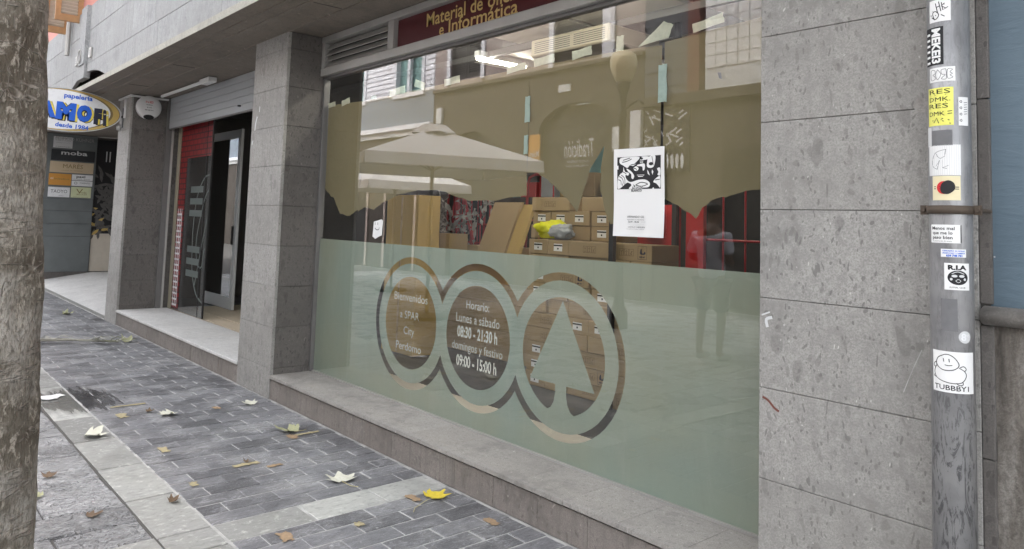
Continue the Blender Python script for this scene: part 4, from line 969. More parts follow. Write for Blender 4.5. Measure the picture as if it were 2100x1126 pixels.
sticker(1906, 1938, 2.218, 2.095, 'ink', 'black sticker with upright white block lettering', [('text', 'paper white', [('MEKEI3', .46, .5, .92, .42, .004, -1)]), ('fill', 'paper white', [rect(.06, .05+.15*i, .34, .11+.15*i) for i in range(6)])])
sticker(1911, 1960, 2.086, 2.040, 'paper white', 'white sticker with outlined bubble letters below the black one', [('line', 'ink soft', [(CL([(.28, .8), (.12, .85), (.08, .5), (.12, .15), (.28, .2), (.26, .4), (.18, .5), (.28, .6), (.28, .8)]), .018), (CL([(.38, .85), (.30, .5), (.38, .15), (.5, .5), (.38, .85)]), .018), (CL([(.68, .85), (.52, .8), (.54, .5), (.66, .45), (.52, .2), (.68, .15), (.70, .5), (.68, .85)]), .018), (CL([(.9, .85), (.74, .8), (.74, .2), (.92, .25), (.82, .4), (.9, .5), (.82, .62), (.92, .8)]), .018)])])
sticker(1908, 1956, 2.021, 1.90, 'sticker yellow', 'bright yellow sticker with five lines of black pen tags', [('text', 'ink', [('RES', .5, .84, .8, .12, 0, 0), ('DMK.', .5, .64, .8, .11, 0, 0), ('RES', .45, .46, .75, .12, 0, 0), ('DMK', .4, .26, .62, .11, 0, 0)]), ('line', 'ink', [([(.3, .08), (.42, .2), (.5, .06)], .03), ([(.24, .14), (.6, .15)], .03), ([(.62, .12), (.9, .04)], .03), ([(.6, .18), (.86, .13)], .03), ([(.35, .8), (.75, .81)], .025), ([(.35, .6), (.75, .61)], .025), ([(.8, .36), (.95, .37)], .03), ([(.8, .3), (.95, .31)], .03)])])
sticker(1965, 1983, 1.988, 1.898, 'paper white', 'narrow white card on the right side of the pipe', [('line', 'ink soft', [(CL([(.25, .88-.22*i), (.1, .84-.22*i), (.25, .8-.22*i), (.3, .84-.22*i), (.25, .88-.22*i)]), .05) for i in range(4)]+[([(.5, .8-.08*i), (.85, .82-.08*i)], .05) for i in range(6)])])
sticker(1906, 1913, 1.897, 1.835, 'paper grey', 'peeling grey tape scrap on the left side of the pipe', [])
sticker(1913, 1953, 1.885, 1.836, 'glue stain', 'dark grey glue stain where a sticker was torn off above lined paper', [])
sticker(1908, 1968, 1.838, 1.742, 'paper white', 'lined white notepaper with a pen scrawl', [('line', 'paper grey', [([(.06+.063*i, .01), (.06+.063*i, .99)], .009) for i in range(15)]), ('line', 'ink soft', [(CL([(.6, .85), (.3, .75), (.18, .5), (.2, .3), (.35, .2)]), .013), ([(.6, .85), (.56, .62), (.44, .55), (.36, .62), (.3, .75)], .013), ([(.3, .3), (.42, .5), (.34, .2)], .013), ([(.5, .5), (.5, .25), (.66, .32)], .013), ([(.5, .25), (.62, .22)], .013)])])
sticker(1914, 1967, 1.74, 1.664, 'sticker cream', 'cream sticker with a blacked out round emblem above the clamp', [('fill', 'red vinyl', [c_(.45, .52, .26, .27)]), ('fill2', 'ink', [smooth_loop([(.38, .3), (.6, .26), (.8, .45), (.78, .7), (.6, .82), (.4, .72), (.32, .5)])]), ('line', 'ink', [([(.08, .56), (.3, .56)], .03), ([(.08, .48), (.3, .47)], .03), ([(.78, .54), (.94, .54)], .03), ([(.78, .46), (.94, .46)], .03)])])
cl_ = thing('pipe_clamp', (PX_, PY_, 1.62), 'rusty iron clamp bolted round the drainpipe', 'clamp')
m = MB(); k0 = len(m.v)
for i in range(33):
    t = math.pi+math.pi*i/32
    for r in (PR+.0015, PR+.007):
        for z in (1.622, 1.648): m.v.append((PX_+r*math.cos(t), PY_+r*math.sin(t), z))
for i in range(32):
    a = 4*i; b = a+4
    m.f += [(a+2, b+2, b+3, a+3), (a+1, a+3, b+3, b+1), (a, b, b+2, a+2), (a+1, b+1, b, a)]
m.build('strap', 'rust iron', cl_, True)
for s_ in (-1, 1):
    x0 = PX_+s_*(PR+.006); m = MB().box(min(x0, x0+s_*.022), max(x0, x0+s_*.022), PY_-.004, PY_+.004, 1.620, 1.650); e = m.build('ear', 'rust iron', cl_)
    mm = MB(); mm.tube([(x0+s_*.012, PY_-.013, 1.635), (x0+s_*.012, Y0, 1.635)], .007, 8); mm.build('bolt', 'rust iron', cl_)
sticker(1910, 1967, 1.588, 1.531, 'paper white', 'white sticker with three lines of black print below the clamp', [('text', 'ink', [('Menos mal', .44, .72, .72, .17, .0015, 0), ('que me lo', .42, .47, .64, .17, .0015, 0), ('paso bien', .42, .22, .64, .17, .0015, 0), ('la merienda de pepe', .42, .08, .6, .05, 0, 0)]), ('line', 'ink', [([(.985, .02), (.985, .99)], .03), ([(0, .985), (1, .985)], .02), ([(0, .015), (1, .015)], .025)])])
sticker(1928, 1975, 1.513, 1.488, 'paper white', 'small white sticker with blue print and a phone number', [('text', 'blue ink', [('CERRAJERO 24 HORAS', .5, .70, .88, .16, .003, 0), ('URGENCIAS Y CAMBIOS', .5, .42, .88, .16, .003, 0), ('639 748 731', .52, .08, .62, .26, .006, 0)])])
sticker(1934, 1980, 1.470, 1.388, 'paper white', 'white sticker with a round black mask emblem', [('text', 'ink', [('R.I.A', .5, .76, .72, .17, .005, 0), ('FUTSAL CLUB', .5, .07, .6, .05, .001, 0)]), ('fill', 'ink', [c_(.52, .46, .40, .27, 28)]), ('fill2', 'paper grey', [c_(.38, .52, .11, .05), c_(.66, .52, .11, .05), c_(.26, .40, .05, .05), c_(.78, .40, .05, .05)]), ('line', 'paper grey', [(CL([(.28, .6), (.5, .68), (.76, .6)]), .03), (CL([(.42, .34), (.52, .40), (.62, .34), (.52, .28), (.42, .34)]), .02)])])
sticker(1927, 1958, 1.36, 1.262, 'glue stain', 'dark patch of torn sticker remains above the price label', [])
def price():
    arc = lambda px: PR*math.asin((px-1947.5)/42.5*.995); c = arc(1971); r = .0185
    o = MB().flat(wrapd(fill2d([circ(c, 1.246, r, 24)])), lambda s, z: onpipe(s, z)).build('sticker', 'paper grey', None, True); tag(o, 'small round grey price sticker on the pipe', 'sticker', 'stickers on the drainpipe')
    vf = text2d('8', .03, align='CENTER', bold=.001); MB().flat(wrapd(vf), lambda s, z: onpipe(c-.004+s, 1.236+z, .0012)).build('print', 'sign white', o)
    vf = text2d('95', .012, align='CENTER'); MB().flat(wrapd(vf), lambda s, z: onpipe(c+.009+s, 1.246+z, .0012)).build('print', 'sign white', o)
price()
sticker(1911, 1985, 1.200, 1.076, 'paper white', 'large white sticker with a rounded doodle and a pen tag', [('line', 'ink', [(CL([(.32, .92), (.16, .82), (.12, .66), (.28, .54), (.5, .56), (.62, .68), (.54, .84), (.42, .92), (.32, .92)], 8), .018), (CL([(.14, .66), (.06, .48), (.14, .32), (.4, .24), (.66, .26), (.78, .42), (.74, .54), (.62, .62)], 8), .018), (CL([(.64, .63), (.72, .66), (.78, .6), (.74, .54)]), .018), (CL([(.1, .58), (.04, .62), (.08, .70), (.13, .70)]), .018), (CL([(.56, .25), (.62, .20), (.70, .22), (.70, .28)]), .018), (CL([(.08, .42), (.05, .36), (.12, .34)]), .018), ([(.29, .82), (.30, .74)], .018), ([(.41, .82), (.42, .74)], .018), (CL([(.32, .665), (.4, .655), (.48, .67)]), .016)]), ('text', 'ink', [('TUBBBY1', .45, .06, .78, .12, .0012, 0)])])

# ================================================================== STREET TREE
def tree():
    bx, by = -2.93, .36; t = thing('plane_tree', (bx, by, 0), 'grey barked street tree trunk at the left edge of the pavement', 'tree')
    m = MB(); n = 64; L = 140; H = 5.0
    for i in range(L+1):
        h = H*i/L; r = .178-.004*h+.03*math.exp(-h*5)+.006*math.sin(h*2.2); off = -(.024+.0385*h); cx = bx+.655*off; cyy = by+.755*off
        lean = .0
        for j in range(n):
            a = 2*math.pi*j/n; q = Vector((math.cos(a)*2.2, math.sin(a)*2.2, h*3.2)); d = .012*noise.fractal(q*1.1, 1, 2, 4)+.003*noise.noise(q*9)
            ring = .0035*max(0, noise.noise((math.cos(a)*.7, math.sin(a)*.7, h*9))-.25)
            rr_ = r+d+ring; m.v.append((cx+rr_*math.cos(a), cyy+rr_*math.sin(a), h-.02))
    for i in range(L):
        for j in range(n): m.f.append((i*n+j, i*n+(j+1)%n, (i+1)*n+(j+1)%n, (i+1)*n+j))
    m.build('trunk', 'bark', t, True)
    rnd = random.Random(11); tips = []
    b = MB()
    for k in range(6):
        a = k*1.05+.3; P = [Vector((bx-.13, by-.15, 4.7))]
        for i in range(5): P.append(P[-1]+Vector((math.cos(a)*.38, math.sin(a)*.38, .45))+Vector((rnd.uniform(-.1, .1), rnd.uniform(-.1, .1), rnd.uniform(-.1, .1))))
        b.tube(P, [.09, .075, .06, .045, .03, .015], 7); tips += P[2:]
    b.build('limb', 'bark', t, True)
    c = MB()
    for k in range(1500):
        p = rnd.choice(tips)+Vector((rnd.gauss(0, .42), rnd.gauss(0, .42), rnd.gauss(.1, .35)))
        if p.z < 4.9: continue
        u = Vector((rnd.gauss(0, 1), rnd.gauss(0, 1), rnd.gauss(0, .5))).normalized(); v = u.orthogonal().normalized(); s_ = rnd.uniform(.05, .10)
        c.add([p-u*s_, p+v*s_*.8, p+u*s_, p-v*s_*.8], [(0, 1, 2, 3)])
    tag(c.build('crown', 'leaf crown', t), kind='stuff')
tree()

# ================================================================== FALLEN LEAVES
def leaf(x, y, r, rot, mat, label, curl=.35, stem=.0, seed=0, lift=.0, name='fallen_leaf', cat='leaf'):
    rnd = random.Random(seed); out_ = []
    tips = [(-2.3, .62), (-1.3, .85), (0, 1.), (1.3, .85), (2.3, .62)]
    for i, (a, k) in enumerate(tips):
        a *= .62 if False else .62
        if i: pa = (tips[i-1][0]*.62+a)/2; out_.append((pa, .58))
        out_ += [(a-.22, k*.70), (a-.10, k*.84), (a, k), (a+.12, k*.80), (a+.24, k*.70)]
    out_ = [(-math.pi*.80, .22)]+out_+[(math.pi*.80, .22)]
    out_ = [(a+rnd.uniform(-.05, .05), k*rnd.uniform(.88, 1.1)) for a, k in out_]; r *= 1.18
    P = [(0, 0)]+[(math.sin(a)*k, math.cos(a)*k) for a, k in out_]
    m = MB(); f = lambda u, v: curl*(abs(u)**1.5*.55+max(0, v-.3)**2*.55-.16*u*v)+.10*noise.noise((u*2.5, v*2.5, seed*3.1))
    c, s_ = math.cos(rot), math.sin(rot)
    def W3(u, v, e=0): return (x+(u*c-v*s_)*r, y+(u*s_+v*c)*r, .007+lift+max(0, f(u, v))*r+e)
    rings = [1, .62, .3]
    for q in rings:
        for (u, v) in P[1:]: m.v.append(W3(u*q, v*q))
    m.v.append(W3(0, 0)); k = len(P)-1
    for a in range(len(rings)-1):
        for i in range(k-1): m.f.append((a*k+i+1, a*k+i, (a+1)*k+i, (a+1)*k+i+1))
    for i in range(k-1): m.f.append((2*k+i+1, 2*k+i, 3*k))
    if stem:
        o = thing(name, (x, y, 0), label, cat, 'leaves fallen on the paving')
        m.build('blade', mat, o, True); e = W3(0, -.02); P2 = [e, W3(.05, -.5*stem/r*.5), W3(.25, -stem/r*.8), W3(.5, -stem/r)]
        P2 = [(q[0], q[1], .008+(e[2]-.008)*(1-i/3)) for i, q in enumerate(P2)]
        MB().tube(P2, .0022, 6).build('stem', 'stem', o, True)
    else: tag(m.build(name, mat, None, True), label, cat, 'leaves fallen on the paving')
leaf(-4.03, 2.25, .125, R_(70), 'leaf pale', 'large pale star shaped leaf in front of the cross strip', .4, .13, 1)
leaf(-3.50, 2.52, .105, R_(15), 'leaf yellow', 'bright yellow leaf with a long stalk next to the plinth', .55, .22, 2)
leaf(-5.13, 2.46, .125, R_(130), 'leaf green', 'curled grey green leaf on dark pavers between the strip and plinth', .8, .06, 3)
leaf(-5.80, 1.28, .125, R_(-20), 'leaf pale', 'pale curled leaf lying on the long stone strip', .9, 0, 4)
leaf(-6.10, 1.92, .11, R_(200), 'leaf pale', 'pale folded leaf in the middle of the pavement', .8, .03, 5)
leaf(-6.05, 2.52, .09, R_(100), 'leaf pale', 'small pale leaf near the foot of the middle pillar', .8, 0, 6)
leaf(-4.26, 1.365, .05, R_(30), 'leaf brown', 'small shrivelled brown leaf on the long stone strip', 1.4, 0, 7)
leaf(-9.68, 2.48, .13, R_(60), 'leaf green', 'dark curled leaf far off beside the entrance step', 1.3, 0, 8)
leaf(-4.66, 1.93, .035, R_(60), 'leaf brown', 'tiny dark leaf on a yellow paint mark', 1.4, 0, 9)
leaf(-6.25, 1.78, .05, R_(10), 'leaf brown', 'small brown scrap behind the folded pale leaf', 1.3, 0, 10)
leaf(-12.6, 2.35, .12, R_(10), 'leaf green', 'distant leaf near the foot of the ramp', 1.2, 0, 12)
leaf(-5.05, .93, .06, R_(80), 'leaf brown', 'small leaf scrap on the rough flagstones', .9, 0, 13)
leaf(-4.75, .84, .06, R_(150), 'leaf green', 'greenish leaf scrap on the rough flagstones by the trunk', .5, 0, 14)
leaf(-4.3, .98, .06, R_(10), 'leaf brown', 'brown leaf stuck in a flagstone joint', .5, 0, 15)
def frond():
    o = thing('palm_frond', (-9.9, 2.0, 0), 'dried palm frond piece lying across the far pavement', 'palm frond'); rnd = random.Random(2)
    a, b = Vector((-9.6, 2.36, .03)), Vector((-10.3, 1.35, .02)); MB().tube([a, (a+b)/2+Vector((0, 0, .02)), b], [.01, .016, .02], 6).build('stalk', 'frond pale', o, True)
    m1, m2 = MB(), MB()
    for k in range(40):
        t = rnd.random(); p = a+(b-a)*t; d = ((a-b).normalized()+Vector((rnd.uniform(-.5, .5), rnd.uniform(-.5, .5), 0))).normalized(); L = rnd.uniform(.12, .35)
        q = p+d*L; s_ = Vector((-d.y, d.x, 0))*.012; z = Vector((0, 0, rnd.uniform(.01, .07)))
        (m2 if (t < .35 and k % 2) else m1).add([p-s_, p+s_, (p+q)/2+s_+z, q+z*.5, (p+q)/2-s_+z], [(0, 1, 2, 4), (4, 2, 3)])
    m1.build('leaflet', 'frond pale', o); m2.build('leaflet', 'frond green', o)
frond()
tag(MB().slab2d(fill2d([[(-7.22, 1.22), (-7.16, 1.20), (-7.08, 1.215), (-7.04, 1.25), (-7.07, 1.32), (-7.13, 1.345), (-7.16, 1.39), (-7.23, 1.36), (-7.21, 1.29)]]), lambda u, v: (u, v, .011+.004*math.sin(u*30)), lambda u, v: (u, v, .008)).build('paper_scrap', 'paper white'), 'wet white paper scrap on the stone strip by the puddle', 'paper scrap')

# ================================================================== INSIDE THE SHOP
def carton(name, x0, x1, y0, y1, z0, z1, mat, label, group=None, lab=None, icons=None, tape_=True, logo=None, cat='box'):
    o = box(name, mat, None, x0, x1, y0, y1, z0, z1, .004); tag(o, label, cat, group)
    if tape_:
        zt = z1+.0008; MB().add([(x0+.002, (y0+y1)/2-.03, zt), (x1-.002, (y0+y1)/2-.03, zt), (x1-.002, (y0+y1)/2+.03, zt), (x0+.002, (y0+y1)/2+.03, zt)], [(0, 1, 2, 3)]).build('seal', 'packing tape', o)
    h = z1-z0
    if lab:
        u, wd = lab; c = x0+(x1-x0)*u; m = MB().flat(fill2d([rect(c-wd/2, z0+h*.25, c+wd/2, z0+h*.75)]), lambda a, b: (a, y0-.0012, b)); s_ = m.build('shipping_label', 'paper white', o)
        MB().flat(fill2d([rect(c-wd/2, z0+h*.58, c+wd/2, z0+h*.68)]), lambda a, b: (a, y0-.0018, b)).flat(fill2d([rect(c-.008, z0+h*.36, c+.008, z0+h*.48)]), lambda a, b: (a, y0-.0018, b)).build('label_print', 'ink', s_)
    if icons:
        c = x0+(x1-x0)*icons; m = MB(); r = h*.17; zc = z0+h*.5
        for k in (-1, 0, 1):
            cx = c+k*r*2.3
            for P in ([(-1, -1.2), (1, -1.2), (1, 1.2), (-1, 1.2), (-1, -1.2)], ([(-.5, .8), (0, 0), (.5, .8)], [(-.5, .2), (0, .8), (.5, .2)], [(-.5, -.6), (.5, .6)])[k+1], [(0, .5), (0, -.7), (-.4, -.8), (.4, -.8)]):
                m.flat(stroke([(cx+a*r, zc+b*r) for a, b in P], h*.025), lambda a, b: (a, y0-.0015, b))
        m.build('box_print', 'ink brown', o)
    if logo:
        c = x0+(x1-x0)*logo; r = h*.28; zc = z0+h*.52; m = MB()
        m.flat(stroke([(c+a*r*1.2, zc+b*r*1.4) for a, b in ((-1, -1), (1, -1), (1, 1), (-1, 1), (-1, -1))], h*.02), lambda a, b: (a, y0-.0015, b))
        m.flat(fill2d([[(c+a*r, zc+b*r) for a, b in smooth_loop([(-.6, -.3), (-.5, .7), (-.2, .8), (-.1, 0), (.3, -.1), (.7, .3), (.8, -.3)], 3)]]), lambda a, b: (a, y0-.0015, b)); m.build('box_print', 'navy ink', o)
        MB().flat(text2d('KEEP DRY', .05, width=r*1.6, height=r*.35, align='CENTER', bold=.002, res=1), lambda a, b: (c+a, y0-.0015, zc-r*1.1+b)).build('box_print', 'navy ink', o)
    return o
ORD = ['lowest', 'second', 'third', 'fourth', 'fifth', 'sixth', 'seventh', 'eighth', 'ninth', 'tenth', 'eleventh', 'twelfth', 'topmost']
COLN = ['first', 'second', 'third', 'fourth']
rnd = random.Random(21); RH = .1222
for r in range(13):
    z0 = .2+r*RH; pats = [(.48, .24, .24), (.24, .24, .48), (.24, .48, .24), (.24, .24, .24, .24)]
    pat = {12: (.48, .13, .30), 11: (.24, .24, .24, .24), 10: (.48, .24, .24), 9: (.24, .24, .48), 8: (.48, .48)}.get(r, pats[rnd.randrange(4)])
    x = -4.76-(.22 if r >= 10 else 0)
    for k, wd in enumerate(pat):
        if r == 12 and k == 1: x += wd; continue
        dy = rnd.uniform(-.012, .02)+(.22 if r >= 10 else 0)
        if x+wd > -3.75: break
        carton('carton', x+.003, x+wd-.003, 4.35+dy, 4.70+dy, z0+.0005, z0+RH-.0015, 'card', f'brown carton in the main stack, {ORD[r]} row from the floor, {COLN[k]} from left', 'small brown cartons stacked behind the window',
               (.5, .10) if (wd < .3 and rnd.random() < .62) else None, .5 if wd > .4 else None, True, .8 if (wd > .4 and rnd.random() < .4) else None); x += wd
    if r < 10:
        x = -3.79
        for k, wd in enumerate(((.20, .20) if r % 3 else (.4,))):
            carton('carton', x+.003, x+wd-.003, 4.30, 4.62, z0+.0005, z0+RH-.0015, 'card', f'brown carton in the lower right stack, {ORD[r]} row from the floor, {COLN[k]} from left', 'small brown cartons stacked behind the window',
                   (.5, .10) if wd < .3 and rnd.random() < .7 else None, .4 if wd > .3 else None, True, .78 if wd > .3 else None); x += wd
# big boxes
o = carton('tall_carton', -6.84, -6.25, 4.2, 4.47, .2, 1.80, 'card gold', 'tall golden brown carton standing nearest the middle pillar', None, None, None, False)
box('edge_fold', 'packing tape', o, -6.56, -6.53, 4.1965, 4.1995, .22, 1.78)
carton('low_carton', -6.42, -6.20, 4.56, 4.80, 1.157, 1.42, 'card', 'small plain carton wedged beside the tall golden one', None, None, None)
for i, (z0, z1, lb) in enumerate(((.2, .48, 'lowest long flat carton seen through the middle ring'), (.482, .75, 'second long flat carton from the floor seen through the middle ring'), (.752, .93, 'third long flat carton from the floor beneath the open one'))):
    carton('long_carton', -6.85, -5.02, 4.85, 5.4, z0, z1, 'card', lb, 'long flat cartons lying in a pile', None, None)
carton('long_carton', -6.75, -5.15, 4.9, 5.4, .932, 1.155, 'card orange', 'orange brown carton on top of the long flat pile', 'long flat cartons lying in a pile', None, None)
carton('long_carton', -6.45, -5.62, 4.83, 5.25, 1.157, 1.30, 'card', 'flat carton with a white label above the frosted film edge', 'long flat cartons lying in a pile', (.86, .16), None)
def leaning(x0, x1, yb, yt, z0, z1, dx, label, mat='card'):
    m = MB(); th = .04
    m.add([(x0, yb, z0), (x1, yb, z0), (x1, yb+th, z0), (x0, yb+th, z0), (x0+dx, yt, z1), (x1+dx, yt, z1), (x1+dx, yt+th, z1), (x0+dx, yt+th, z1)], [(3,2,1,0),(4,5,6,7),(0,1,5,4),(1,2,6,5),(2,3,7,6),(3,0,4,7)])
    tag(m.build('flattened_box', mat), label, 'cardboard', 'flattened boxes leaning in the shop')
leaning(-6.02, -5.60, 4.75, 5.0, 1.16, 1.76, .0, 'flattened box leaning left of the small carton stack'); leaning(-5.50, -5.33, 4.7, 5.05, 1.16, 1.74, -.14, 'narrow flattened box leaning at an angle against the wider one', 'card gold')
leaning(-6.38, -6.05, 5.2, 5.45, 1.16, 1.70, .05, 'darker flattened box leaning behind the wrapped rack')
# red wire racks
def rack(x0, x1, y, z0, z1, label, mesh=True, bars=5, cross=(.25, .55), group='red metal racks in the shop'):
    o = thing('wire_rack', ((x0+x1)/2, y, .2), label, 'rack', group); r = .05
    top = [(x0, y, z0), (x0, y, z1-.12), (x0+.04, y, z1-.03), (x0+.13, y, z1), (x1-.13, y, z1), (x1-.04, y, z1-.03), (x1, y, z1-.12), (x1, y, z0)]
    MB().tube(top, .017, 8).build('frame', 'red paint', o, True)
    for k in range(1, bars): xx = x0+(x1-x0)*k/bars; MB().tube([(xx, y, z0), (xx, y, z1-.02)], .009, 6).build('bar', 'red paint', o, True)
    for c in cross: z = z0+(z1-z0)*c; MB().tube([(x0, y-.012, z), (x1, y-.012, z)], .011, 6).build('rail', 'red paint', o, True)
rack(-6.62, -5.95, 6.0, .2, 2.13, 'red metal rack with rounded top behind the carton stack', bars=3, cross=(.45, .72))
rack(-8.35, -7.55, 6.1, .2, 2.0, 'red metal rack behind the tall golden carton', bars=6, cross=(.3, .6, .8))
rack(-7.75, -7.0, 5.75, .2, 1.85, 'red metal rack stuffed with wrapping film', bars=4, cross=(.35, .62, .8))
rack(-3.80, -2.75, 5.5, .2, 2.0, 'tall red metal cage at the right end of the window', bars=5, cross=(.30, .52, .70))
rack(-2.7, -1.9, 5.5, .2, 2.0, 'red metal cage next to the right hand wall', bars=4, cross=(.30, .52, .70))
# slanted red ladder-like frame
o = thing('red_trolley', (-7.0, 5.4, .2), 'slanted red trolley frame leaning among wrapping film', 'trolley')
for P in ([(-7.35, 5.5, 1.95), (-7.05, 5.3, 1.28)], [(-7.25, 5.5, 1.95), (-6.72, 5.3, 1.26)], [(-7.05, 5.3, 1.28), (-6.55, 5.3, 1.27)], [(-7.05, 5.3, 1.30), (-7.05, 5.3, .2)], [(-6.55, 5.3, 1.27), (-6.55, 5.3, .2)]): MB().tube(P, .024, 8).build('bar', 'red paint', o, True)
def crumple(c, r, n, mat, label, cat, name, seed, group=None, sq=1.):
    import bmesh
    bm = bmesh.new(); bmesh.ops.create_icosphere(bm, subdivisions=n, radius=1); m = MB()
    for v in bm.verts:
        q = v.co*1.; d = 1+.34*noise.fractal(q*1.7+Vector((seed, 0, 0)), 1, 2, 4)+.18*abs(noise.noise(q*5+Vector((seed, 3, 0))))
        m.v.append((c[0]+q.x*r[0]*d, c[1]+q.y*r[1]*d, max(c[2]-r[2]*.95, c[2]+q.z*r[2]*d)))
    for f in bm.faces: m.f.append([v.index for v in f.verts])
    bm.free(); tag(m.build(name, mat, None, True), label, cat, group)
sheet('plastic wrap', (.42, .41, .38), .4, (.4, .4, .38), .25)
def shreds(c, r, n, label, seed):
    """torn stretch film: a tangle of thin twisted ribbons"""
    rnd_ = random.Random(seed); m = MB()
    for k in range(n):
        p = Vector(c)+Vector((rnd_.uniform(-r[0], r[0]), rnd_.uniform(-r[1], r[1]), rnd_.uniform(-r[2], r[2]))); d = Vector((rnd_.gauss(0, .5), rnd_.gauss(0, .3), rnd_.gauss(0, 1))).normalized(); w_ = rnd_.uniform(.008, .035); base = len(m.v)
        for i in range(7):
            d = (d+Vector((rnd_.gauss(0, .35), rnd_.gauss(0, .25), rnd_.gauss(0, .3)))).normalized(); p = p+d*rnd_.uniform(.02, .06); s2 = d.orthogonal().normalized(); s2.rotate(Matrix.Rotation(rnd_.uniform(0, 3), 3, d))
            ww = w_*rnd_.uniform(.3, 1.2); m.v += [tuple(p-s2*ww), tuple(p+s2*ww)]
        for i in range(6): q = base+2*i; m.f.append((q, q+1, q+3, q+2))
    tag(m.build('wrapping_film', 'plastic wrap', None, True), label, 'wrapping film', 'heaps of wrapping film')
for i, (c, r, n, lb) in enumerate((((-7.62, 5.45, 1.55), (.12, .1, .28), 26, 'tangle of wrapping film left of the slanted trolley'), ((-6.75, 5.15, 1.52), (.16, .1, .2), 26, 'torn pale wrapping film hanging on the trolley'), ((-6.32, 5.05, 1.72), (.10, .08, .06), 14, 'shreds of white film on top of the dark flattened box'), ((-6.9, 5.1, 1.36), (.25, .1, .06), 24, 'heap of torn wrapping film on the cartons'), ((-3.95, 4.9, 1.88), (.10, .08, .08), 20, 'tangle of clear film above the stack beside the poster'))):
    shreds(c, r, n, lb, i*7+1)
crumple((-4.60, 4.47, 1.50), (.17, .09, .075), 4, 'yellow fabric', 'bright yellow bag lying against the carton stack', 'bag', 'yellow_bag', 31)
crumple((-4.42, 4.40, 1.49), (.13, .05, .065), 4, 'grey plastic', 'crumpled grey plastic sheet below the yellow bag', 'plastic sheet', 'plastic_sheet', 41)
for i, (c, r, lb) in enumerate((((-3.05, 5.42, 1.76), (.08, .05, .10), 'dark bag hanging in the middle of the red cage'), ((-2.62, 5.40, 1.70), (.10, .06, .18), 'dark bag hanging at the right side of the red cage'))):
    crumple(c, r, 4, 'black', lb, 'bag', 'hanging_bag', 60+i*5, 'dark goods hanging on the red cage')
for i, (x, z, wd, h, mt) in enumerate(((-8.3, 1.9, .3, .22, 'card'), (-7.9, 1.9, .25, .3, 'teal'), (-7.55, 1.9, .3, .2, 'red vinyl'), (-7.15, 1.9, .22, .28, 'paper grey'), (-6.8, 1.9, .3, .18, 'card gold'), (-6.4, 1.9, .2, .3, 'card'), (-6.1, 1.9, .3, .24, 'navy ink'), (-5.7, 1.9, .28, .2, 'card'))):
    tag(box('goods_box', mt, None, x, x+wd, 6.72, 6.93, z+.001, z+h, .004), f'{(["first"]+ORD[1:])[i]} goods box from the left on top of the dark shelf unit', 'box', 'goods boxes on the dark shelf')
# red boards, dark posts
for a, b, lb in ((-3.90, -3.50, 'red board left of the dark post behind the poster'), (-3.43, -3.27, 'red board between the dark post and red cage')):
    tag(box('red_board', 'red vinyl', None, a, b, 4.75, 4.79, .2, 1.73, .003), lb, 'board', 'red boards in the shop')
for x, lb in ((-3.735, 'dark steel post below the poster'), (-3.445, 'dark steel post between the red boards')):
    tag(MB().cbox(x-.022, x+.022, 4.24 if x < -3.6 else 4.62, 4.28 if x < -3.6 else 4.66, .2, 3.13, .003).build('steel_post', 'iron'), lb, 'post', 'dark steel posts in the shop')
tag(box('stone_block', 'sand plaque', None, -3.84, -3.62, 4.62, 4.74, 1.50, 1.68, .01), 'sand coloured slab on the red board beside the poster', 'block')
tag(box('teal_panel', 'teal', None, -7.4, -5.6, 7.0, 7.05, 1.75, 2.55, .01), 'teal panel far behind the arched paper gap', 'panel')
tag(box('dark_shelf', 'black', None, -8.6, -5.2, 6.7, 6.95, .2, 1.9, .01), 'dark shelf unit behind the red racks', 'shelf')
# ceiling light and air conditioner
ld = thing('tube_light', (-5.27, 4.4, 3.0), 'lit white tube light hanging inside under the shop ceiling', 'lamp')
MB().tube([(-5.28, 4.12, 3.03), (-5.25, 4.68, 3.03)], .014, 10).build('tube', 'lit tube', ld, True); box('housing', 'white plastic', ld, -5.30, -5.23, 4.10, 4.70, 3.045, 3.10, .003)
l2 = thing('tube_light', (-4.2, 6.2, 3.0), 'lit tube light deep in the shop above the cartons', 'lamp')
MB().tube([(-5.2, 6.2, 3.03), (-3.4, 6.2, 3.03)], .014, 10).build('tube', 'lit tube', l2, True)  # bare tube out of view, added to brighten the interior
for xa, lb in ((-5.0, 'lit tube light above the window ledge, nearer the middle pillar'), (-3.3, 'lit tube light above the window ledge, nearer the poster')):
    l3 = thing('tube_light', (xa, 3.5, 3.0), lb, 'lamp'); MB().tube([(xa-.6, 3.42, 3.03), (xa+.6, 3.42, 3.03)], .014, 10).build('tube', 'lit tube', l3, True); box('housing', 'white plastic', l3, xa-.62, xa+.62, 3.38, 3.46, 3.045, 3.10, .003)  # hidden tubes added to brighten the paper and carton fronts
ac = thing('air_conditioner', (-4.0, 4.3, 2.9), 'cream ceiling air conditioner with a slotted grille seen above the paper', 'air conditioner')
box('case', 'cream plastic', ac, -4.45, -3.60, 4.02, 4.62, 2.90, 3.04, .012)
for k in range(6):
    box('slot', 'ceiling dark', ac, -4.40, -4.0, 4.0185, 4.0195, 2.925+k*.016, 2.931+k*.016); box('slot', 'ceiling dark', ac, -3.96, -3.64, 4.0185, 4.0195, 2.925+k*.016, 2.931+k*.016)

